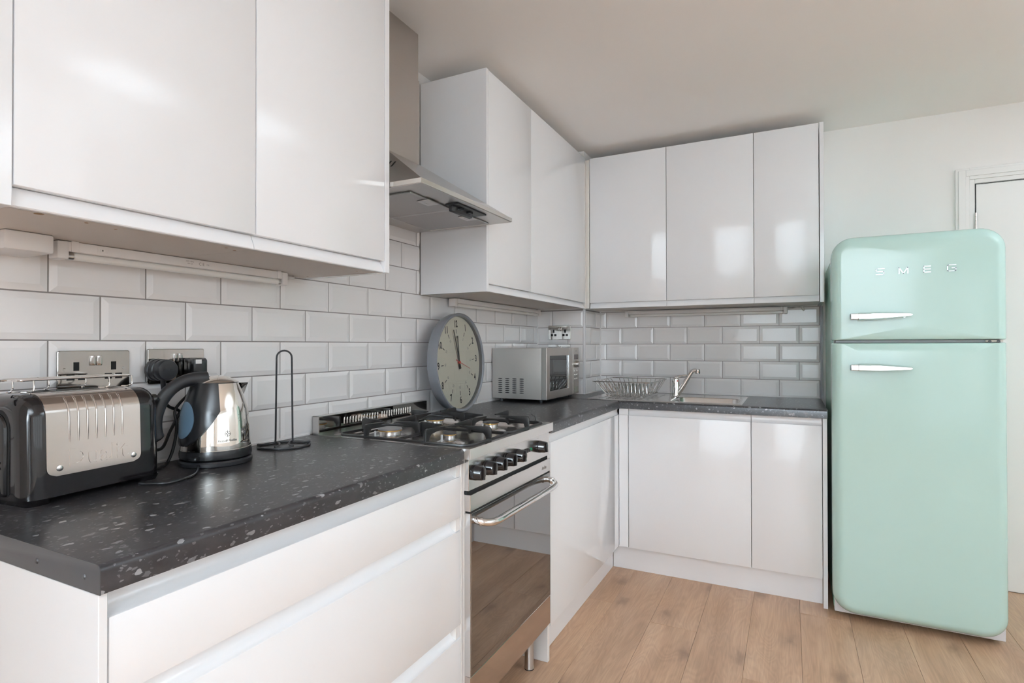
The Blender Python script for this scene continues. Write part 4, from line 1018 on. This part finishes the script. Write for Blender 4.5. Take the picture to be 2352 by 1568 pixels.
# bread slots and steel top
tp = MB().box(-0.032, 0.0335, -0.100, 0.080, 0.2030, 0.2046, 0.0005, 1).build('top_plate', TOAST, t, local=True)
for xx in (-0.019, 0.017): MB().box(xx-0.0095, xx+0.0095, -0.092, 0.072, 0.2040, 0.2050).build('bread_slot', HOLE, tp, local=True)
MB().lathe([(0, -0.011), (0.006, -0.010), (0.011, -0.004), (0.0115, 0.0), (0.010, 0.005), (0.005, 0.010), (0, 0.011)], 18, M=Matrix.Translation((0.030, hl+0.012, 0.172)) @ Matrix.Rotation(math.pi/2, 4, 'X')).build('lever_knob', BLACKS, t, local=True)
MB().tube([(0.030, hl-0.004, 0.172), (0.030, hl+0.010, 0.172)], 0.004, 8).build('lever_stem', BLACKS, t, local=True)
MB().lathe([(0.010, 0), (0.010, 0.012), (0.008, 0.018), (0.006, 0.024), (0, 0.024)], 16, M=Matrix.Translation((0.020, hl-0.002, 0.062)) @ Matrix.Rotation(-math.pi/2, 4, 'X')).build('cord_grip', BLACKM, t, local=True)
# warming rack
rk = MB(); zz = 0.2290
rk.tube([(x, y, zz) for x, y in rrect(-0.036, 0.036, -0.118, 0.094, 0.014, 4)], 0.0018, 8, closed=True)
rkp = rk.build('warming_rack', CHROME, t, local=True)
MB().tube([(-0.010, -0.112, zz), (-0.010, 0.090, zz)], 0.004, 8, flat=0.35).build('rack_bar', CHROME, rkp, local=True) 
MB().tube([(0.010, -0.112, zz), (0.010, 0.090, zz)], 0.004, 8, flat=0.35).build('rack_bar', CHROME, rkp, local=True)
for (x, y, d) in ((0.036, -0.095, 1), (-0.010, -0.105, 1), (0.036, 0.042, -1), (0.036, 0.090, -1), (-0.036, -0.03, 1), (-0.036, 0.04, -1)):
    sx = -0.012 if x > 0 else 0.012
    MB().tube(bez([(x, y, zz), (x, y+0.001, 0.215), (x, y-0.001, 0.209), (x+sx*0.5, y-0.006, 0.2065), (x+sx, y-0.014, 0.2065)], 4), 0.0016, 7).build('rack_leg', CHROME, rkp, local=True)
MB().tube([(0.0, -0.118, zz), (0.0, -0.132, zz)], 0.0016, 7).build('rack_stem', CHROME, rkp, local=True)
MB().tube([(0.0, -0.130, zz), (0.0, -0.133, zz), (0.0, -0.182, zz), (0.0, -0.185, zz)], [0.004, 0.0062, 0.0062, 0.004], 12).build('rack_handle', BLACKM, rkp, local=True)

# ================================================================== kettle
KZ0 = 0.9055
t = thing('kettle', 'chrome jug kettle with black handle on its cordless base', 'kettle', (0.120, 0.303, KZ0))
PB = [(0.0795, 0.038), (0.0800, 0.042), (0.0785, 0.060), (0.0775, 0.080), (0.0758, 0.105), (0.0725, 0.132), (0.0655, 0.158), (0.0590, 0.178), (0.0525, 0.195), (0.0495, 0.2015)]
MB().lathe([(0.060, 0.030)] + PB + [(0.045, 0.2020)], 64).build('jug', CHROME2, t, local=True, angle=40)
MB().lathe([(0.0, 0.0165), (0.078, 0.0165), (0.0815, 0.0195), (0.0822, 0.030), (0.0805, 0.0385), (0.0795, 0.0390), (0.06, 0.039)], 64).build('bottom_band', BLACKS, t, local=True, angle=30)
MB().lathe([(0.0795, 0.0385), (0.0808, 0.0392), (0.0808, 0.0408), (0.0790, 0.0415)], 64).build('chrome_ring', CHROME2, t, local=True)
MB().lathe([(0, 0.0), (0.0795, 0.0), (0.0830, 0.003), (0.0835, 0.0105), (0.0805, 0.0145), (0.072, 0.0150), (0, 0.0150)], 64).build('power_base', BLACKM, t, local=True, angle=30)
MB().lathe([(0.0500, 0.2005), (0.0505, 0.2022), (0.0490, 0.2040), (0.0400, 0.2085), (0.0270, 0.2150), (0.0120, 0.2185), (0, 0.219)], 48).build('lid', CHROME2, t, local=True, angle=40)
MB().lathe([(0.0500, 0.2000), (0.0508, 0.2006), (0.0508, 0.2018), (0.0500, 0.2024)], 48).build('lid_seal', BLACKS, t, local=True)
def rad(z):
    for (r0, z0), (r1, z1) in zip(PB, PB[1:]):
        if z0 <= z <= z1: return r0 + (r1-r0)*(z-z0)/(z1-z0)
    return PB[-1][0] if z > PB[-1][1] else PB[0][0]
HA = math.radians(-99)
def patch(zs, halfw, off, n=14):
    b = MB(); rows = []
    for z in zs:
        hwid = halfw(z); r = rad(z) + off
        rows.append([b.bm.verts.new((r*math.cos(HA + hwid*(2*j/n-1)), r*math.sin(HA + hwid*(2*j/n-1)), z)) for j in range(n+1)])
    for A, B in zip(rows, rows[1:]):
        for j in range(n): b.bm.faces.new((A[j], A[j+1], B[j+1], B[j]))
    bord = rows[0] + [r_[-1] for r_ in rows[1:]] + rows[-1][-2::-1] + [r_[0] for r_ in rows[-2:0:-1]]
    low = [b.bm.verts.new(v.co * Vector((0.96, 0.96, 1.0))) if False else b.bm.verts.new((v.co.x*0.95, v.co.y*0.95, v.co.z)) for v in bord]
    for k in range(len(bord)): b.bm.faces.new((bord[k], bord[(k+1) % len(bord)], low[(k+1) % len(bord)], low[k]))
    return b
zs = [0.052 + 0.150*k/20 for k in range(21)]
def spw(z):
    f = (z - 0.052)/0.15
    return math.radians(8 + 62*min(1, f/0.55)**0.6 if f < 0.55 else 70 - 4*(f-0.55))
spine = patch(zs, spw, 0.0045, 20).build('spine', BLACKS, t, local=True, angle=60)
zw = [0.070 + 0.088*(0.5-0.5*math.cos(math.pi*k/16)) for k in range(17)]
def ww(z): 
    q = (z-0.114)/0.0442; return math.radians(27) * math.sqrt(max(1-q*q, 0.0004))
patch(zw, ww, 0.0062, 12).build('water_window', WINBLUE, t, local=True, angle=60)
ch, sh = math.cos(HA), math.sin(HA)
def uz(u, z): return (u*ch, u*sh, z)
hp = bez([uz(0.026, 0.2105), uz(0.050, 0.2120), uz(0.078, 0.207), uz(0.104, 0.192), uz(0.124, 0.168), uz(0.1365, 0.138), uz(0.1405, 0.110), uz(0.138, 0.086), uz(0.132, 0.074)], 5)
rs_ = []
for k in range(len(hp)):
    f = k/(len(hp)-1); rs_.append(0.0125 + 0.004*max(0, 1-f*3.5) + 0.001*f if k < len(hp)-2 else (0.0115 if k == len(hp)-2 else 0.007))
MB().tube(hp, rs_, 14, flat=1.15).build('handle', BLACKM, t, local=True, angle=60)
MB().loft([[uz(0.030, 0.2075), uz(0.060, 0.203), uz(0.060, 0.196), uz(0.035, 0.198)], [(p[0]+0.028*sh, p[1]-0.028*ch, p[2]-0.004) for p in (uz(0.030, 0.2075), uz(0.052, 0.203), uz(0.052, 0.196), uz(0.035, 0.198))]]).build('hinge_cover', BLACKS, t, local=True)
# pouring lip on the far side
sa = HA + math.pi; cs, sn_ = math.cos(sa), math.sin(sa)
def sp_(u, v, z): return (u*cs - v*sn_, u*sn_ + v*cs, z)
b = MB(); b.loft([[sp_(0.050, -0.024, 0.1985), sp_(0.083, 0, 0.1965), sp_(0.050, 0.024, 0.1985)], [sp_(0.0545, -0.020, 0.188), sp_(0.079, 0, 0.187), sp_(0.0545, 0.020, 0.188)], [sp_(0.062, -0.008, 0.160), sp_(0.068, 0, 0.158), sp_(0.062, 0.008, 0.160)]]); b.build('spout', CHROME2, t, local=True, angle=30)
MB().box(-0.010, 0.010, -0.006, 0.012, 0.020, 0.029, 0.003, 2, M=Matrix.Rotation(HA + math.pi/2 + 0.55, 4, 'Z') @ Matrix.Translation((0, -0.090, 0))).build('switch_lever', BLACKS, t, local=True)
# printed compass mark and maker's name, wrapped on the jug
def wrapped(b, me, ang, zc, off=0.0006):
    vs = []
    for v in me.vertices:
        z = zc + v.co.y; r = rad(z) + off; a = ang + v.co.x / r; vs.append(b.bm.verts.new((r*math.cos(a), r*math.sin(a), z)))
    for p in me.polygons:
        try: b.bm.faces.new([vs[i_] for i_ in p.vertices])
        except ValueError: pass
MK = math.radians(-17)
b = MB(); wrapped(b, text_mesh('Russell Hobbs', 0.0078, 0, 0.0001, 0.18, 1.0), MK, 0.0635); b.build('maker_mark', INKG, t, local=True, flat=True)
cm = bpy.data.meshes.new('compass'); bb = bmesh.new()
def seg(pts): 
    f = [bb.verts.new((x, y, 0)) for x, y in pts]; bb.faces.new(f)
for k in range(24):
    a0, a1 = 2*math.pi*k/24, 2*math.pi*(k+1)/24; seg([(0.0058*math.cos(a0), 0.0058*math.sin(a0)), (0.0065*math.cos(a0), 0.0065*math.sin(a0)), (0.0065*math.cos(a1), 0.0065*math.sin(a1)), (0.0058*math.cos(a1), 0.0058*math.sin(a1))])
for k in range(4):
    a = math.pi/2*k; l_ = 0.0105 if k % 2 else 0.009
    seg([(0.0018*math.cos(a-math.pi/4), 0.0018*math.sin(a-math.pi/4)), (l_*math.cos(a), l_*math.sin(a)), (0.0018*math.cos(a+math.pi/4), 0.0018*math.sin(a+math.pi/4))])
bb.to_mesh(cm); bb.free()
b = MB(); wrapped(b, cm, MK, 0.0800); b.build('compass_mark', INKG, t, local=True, flat=True)
MB().tube(bez([(0.1326, 0.2463, 0.918), (0.1868-0.012, 0.2176, 0.912), (0.2362-0.02, 0.1807, 0.9095), (0.232, 0.1472, 0.9090), (0.236, 0.105, 0.9090), (0.2050, 0.085, 0.9090), (0.190, 0.078, 0.909)], 6), 0.0030, 8).build('cord', CABLE, t)

# ================================================================== paper towel stand
t = thing('paper_towel_stand', 'empty black wire paper towel stand before the white tiles', 'paper towel stand', (0.098, 0.533, 0.9055))
TZ = 0.9055; cx_, cy_ = 0.098, 0.533; r = 0.0026
pv = Vector((0.658, 0.753, 0)); fv = Vector((0.753, -0.658, 0)); cc = Vector((cx_, cy_, 0))
MB().tube([cc + pv*0.0700*math.cos(a) + fv*0.062*math.sin(a) + Vector((0, 0, TZ+0.0035)) for a in [2*math.pi*k/40 for k in range(40)]], 0.0032, 8, closed=True).build('base_ring', BLACKM, t)
zt = TZ + 0.2790; hw_ = 0.0205
pts = [cc - pv*0.069 + Vector((0, 0, TZ+0.010)), cc - pv*0.035 + Vector((0, 0, TZ+0.010)), cc - pv*(hw_+0.004) + Vector((0, 0, TZ+0.013)), cc - pv*hw_*1.12 + Vector((0, 0, TZ+0.020)), cc - pv*hw_ + Vector((0, 0, zt-0.022))]
for k in range(1, 12):
    a = math.pi * (1 - k/12); pts.append(cc + pv*hw_*math.cos(a) + Vector((0, 0, zt-0.0205 + hw_*math.sin(a))))
pts += [cc + pv*hw_ + Vector((0, 0, zt-0.022)), cc + pv*hw_*1.12 + Vector((0, 0, TZ+0.020)), cc + pv*(hw_+0.004) + Vector((0, 0, TZ+0.013)), cc + pv*0.035 + Vector((0, 0, TZ+0.010)), cc + pv*0.069 + Vector((0, 0, TZ+0.010))]
MB().tube(pts, r, 8).build('hoop', BLACKM, t)
for s_ in (-1, 1):
    a_ = [cc + pv*s_*(0.0205 + 0.020*(1 - math.cos(w)) - 0.008) + fv*0.052*math.sin(w) + Vector((0, 0, TZ+0.008)) for w in [(-1.15 + 2.3*k/12) for k in range(13)]]
    MB().tube(a_, 0.0026, 8).build('brace_wire', BLACKM, t)
for s_ in (-1, 1): MB().tube([cc + pv*s_*0.0685 + Vector((0, 0, TZ+0.005)), cc + pv*s_*0.0695 + Vector((0, 0, TZ+0.0125))], 0.0028, 8).build('weld', BLACKM, t)

# ================================================================== sockets
def socket(label, fr, cu_, cv, loc, wall, flip=False):
    t = thing('wall_socket', label, 'socket', loc, group='black nickel double sockets')
    F = fr
    def bx(name, m, u0, u1, v0, v1, n0, n1, parent, bev=0.0):
        b = MB(); b.box(u0, u1, v0, v1, n0, n1, bev, 2, M=F); return b.build(name, m, parent)
    b = MB(); lo = [(x, y, 0.001) for x, y in rrect(cu_-0.073, cu_+0.073, cv-0.043, cv+0.043, 0.004, 3)]; md = [(x, y, 0.0055) for x, y, z in lo]
    hi = [(cu_+(x-cu_)*0.985, cv+(y-cv)*0.976, 0.0065) for x, y, z in lo]
    b.loft([[F @ Vector(p) for p in q] for q in (lo, md, hi)]); pl = b.build('plate', NICKEL, t, angle=20)
    for s_ in (-1, 1):
        bx('earth_hole', HOLE, cu_+s_*0.0378-0.0055, cu_+s_*0.0378+0.0055, cv+0.0082-0.0095, cv+0.0082+0.0095, 0.0060, 0.0068, pl, 0.0)
        for e in (-1, 1): bx('pin_hole', HOLE, cu_+s_*0.0378+e*0.0110-0.0075, cu_+s_*0.0378+e*0.0110+0.0075, cv-0.0155-0.0065, cv-0.0155+0.0065, 0.0060, 0.0068, pl)
        sw = bx('switch', NICKEL, cu_+s_*0.0068-0.0056, cu_+s_*0.0068+0.0056, cv+0.0205-0.0110, cv+0.0205+0.0110, 0.006, 0.0098, t, 0.001)
        b = MB(); b.lathe([(0.0036, 0.0062), (0.0034, 0.0070), (0, 0.0068)], 14, c=(cu_+s_*0.0603, cv+0.002, 0)); 
        for v in b.bm.verts: v.co = F @ v.co
        b.build('screw', NICKEL, pl)
    return t
Fl = frame_x(0.0005, 0, 0)
socket('empty black nickel double socket behind the toaster', Fl, 0.0862, 1.1452, (0.0, 0.0862, 1.1452), 'left')
socket('black nickel double socket with two black plugs by the kettle', Fl, 0.2745, 1.1478, (0.0, 0.2745, 1.1478), 'left')
Fc = frame_ny(0, BY-0.0003, 0)
socket('black nickel double socket on the tiled corner column', Fc, 0.1500, 1.2768, (0.150, BY, 1.2768), 'column')
socket('black nickel double socket half hidden behind the microwave', Fc, 0.1480, 1.1600, (0.148, BY, 1.1600), 'column')

t = thing('plug', 'round black plug in the left half of the kettle socket', 'plug', (0.03, 0.2185, 1.1395), group='plugs in the socket above the kettle')
Mp = Matrix.Translation((0.0075, 0.2185, 1.1395)) @ Matrix.Rotation(math.pi/2, 4, 'Y')
MB().lathe([(0, 0), (0.0265, 0), (0.0275, 0.002), (0.0275, 0.012), (0.0255, 0.0135), (0.0255, 0.019), (0.0270, 0.0205), (0.0270, 0.030), (0.0250, 0.0315), (0.0255, 0.036), (0.0265, 0.038), (0.0260, 0.050), (0.0235, 0.0535), (0, 0.0540)], 32, M=Mp).build('plug_body', BLACKM, t)
MB().tube([(0.040, 0.2185, 1.116), (0.039, 0.2195, 1.098), (0.036, 0.2225, 1.080)], [0.0065, 0.0055, 0.0035], 10).build('strain_relief', BLACKM, t)
MB().mesh(text_mesh('Dualit', 0.010, 0.0003, 0.0002), frame_x(0.0616, 0.2185, 1.140)).build('embossed_name', BLACKM, t)
MB().tube(bez([(0.036, 0.2225, 1.080), (0.030, 0.236, 1.050), (0.034, 0.262, 1.035), (0.030, 0.262, 1.022), (0.040, 0.235, 0.985), (0.062, 0.205, 0.955), (0.085, 0.172, 0.955), (0.098, 0.150, 0.966)], 6), 0.0038, 8).build('cord', CABLE, t)
t = thing('plug', 'square black adapter plug with small white label above the kettle', 'plug', (0.03, 0.312, 1.150), group='plugs in the socket above the kettle')
MB().box(0.0078, 0.036, 0.2900, 0.336, 1.117, 1.167, 0.004, 2).build('plug_body', BLACKS, t)
MB().box(0.034, 0.060, 0.2830, 0.322, 1.124, 1.1655, 0.005, 2).build('adapter_body', BLACKS, t)
MB().box(0.0600, 0.0604, 0.2885, 0.3045, 1.1530, 1.1635).build('paper_label', LABELW, t)
MB().tube([(0.048, 0.302, 1.126), (0.047, 0.302, 1.108)], [0.006, 0.004], 10).build('strain_relief', BLACKM, t)
MB().tube(bez([(0.047, 0.302, 1.108), (0.044, 0.285, 1.08), (0.048, 0.255, 1.055), (0.052, 0.240, 1.035), (0.055, 0.243, 0.998), (0.052, 0.236, 0.945), (0.050, 0.222, 0.9115), (0.070, 0.196, 0.9092), (0.085, 0.178, 0.9092), (0.097, 0.158, 0.9092)], 6), 0.0036, 8).build('cord', CABLE, t)

# ================================================================== under-cabinet strip lights
def strip_light(label, mode, a0, a1, d, zt, marks=None, big=True):
    c_ = (a0+a1)/2; t = thing('strip_light', label, 'strip light', (d, c_, zt) if mode == 'x' else (c_, 2.876-d, zt), group='fluorescent strip lights under the wall cabinets')
    def bx(b, d0, d1, p, q, z0, z1, bev=0.0015):
        if mode == 'x': b.box(d0, d1, p, q, z0, z1, bev, 2)
        else: b.box(p, q, 2.876-d1, 2.876-d0, z0, z1, bev, 2)
        return b
    bx(MB(), d-0.036, d, a0+0.012, a1-0.012, zt-0.022, zt-0.001, 0.002).build('housing', PLASTW, t)
    for s_, e in ((0, a0), (1, a1)):
        p, q = (e, e+0.022) if s_ == 0 else (e-0.020, e)
        cap = bx(MB(), d-0.034, d+0.003, p, q, zt-0.039, zt-0.0015, 0.004).build('end_cap', PLASTW, t)
        p2, q2 = (e+0.026, e+0.040) if s_ == 0 else (e-0.036, e-0.024)
        bx(MB(), d-0.030, d+0.0015, p2, q2, zt-0.0225, zt+0.0003, 0.001).build('clip', PLASTW, t)
        p3, q3 = (a0+0.022, a0+0.034) if s_ == 0 else (a1-0.028, a1-0.020)
        ends_ = [(d-0.012, p3, zt-0.0305), (d-0.012, q3, zt-0.0305)] if mode == 'x' else [(p3, 2.876-d+0.012, zt-0.0305), (q3, 2.876-d+0.012, zt-0.0305)]
        MB().tube(ends_, 0.0083, 14).build('tube_cap', STEEL, t)
    ends_ = [(d-0.012, a0+0.033, zt-0.0305), (d-0.012, a1-0.027, zt-0.0305)] if mode == 'x' else [(a0+0.033, 2.876-d+0.012, zt-0.0305), (a1-0.027, 2.876-d+0.012, zt-0.0305)]
    MB().tube(ends_, 0.0080, 16).build('lamp_tube', TUBEW, t)
    return t, bx
t, bx = strip_light('white strip light under the wall cabinet behind the toaster', 'x', -0.0205, 0.5650, 0.0760, ZU0)
s_ = bx(MB(), 0.0755, 0.0765, 0.055, 0.075, ZU0-0.0165, ZU0-0.006, 0.0003).build('switch', PLASTW, t)
bx(MB(), 0.0763, 0.0775, 0.0605, 0.069, ZU0-0.0145, ZU0-0.0085, 0.0002).build('rocker', WHITE, s_)
bx(MB(), 0.0766, 0.0779, 0.0635, 0.0655, ZU0-0.013, ZU0-0.010, 0).build('switch_mark', INK, s_)
for txt, yy, sz, dz in (('C E', 0.2930, 0.011, -0.0115), ('220V~50Hz', 0.262, 0.0048, -0.0080), ('13W G5', 0.262, 0.0048, -0.0135), ('IP20', 0.310, 0.0045, -0.0115)):
    MB().mesh(text_mesh(txt, sz, 0.0, 0.0, 0, 0.9), frame_x(0.0762, yy, ZU0+dz)).build('printed_text', INKG, t, flat=True)
MB().tube(bez([(0.06, 0.566, ZU0-0.012), (0.055, 0.580, ZU0-0.012), (0.045, 0.610, ZU0-0.010), (0.02, 0.635, ZU0-0.004)], 4), [0.006]*6 + [0.0045]*7, 8).build('supply_lead', WHCABLE, t)
strip_light('white strip light over the round clock and microwave', 'x', 1.5280, 2.4990, 0.0520, ZU0-0.002)
t, bx = strip_light('white strip light above the sink tiles', 'y', 0.4860, 1.4050, 0.0440, ZU0-0.0045)
MB().tube(bez([(1.405, 2.835, ZU0-0.018), (1.43, 2.84, ZU0-0.014), (1.47, 2.845, ZU0-0.006), (1.485, 2.845, ZU0-0.016), (1.487, 2.845, ZU0-0.030), (1.478, 2.845, ZU0-0.022), (1.470, 2.845, ZU0-0.004)], 4), 0.0022, 7).build('supply_lead', WHCABLE, t)
t = thing('junction_box', 'white plastic junction box under the cabinet at the far end of the strip light', 'junction box', (0.06, -0.08, 1.40))
MB().box(0.002, 0.115, -0.1205, -0.0415, 1.3805, ZU0-0.0005, 0.004, 2).build('box_cover', PLASTW, t)
MB().tube([(0.07, -0.098, 1.3803), (0.05, -0.083, 1.3803)], 0.0022, 6).build('scuff', LABELW, t) if False else None
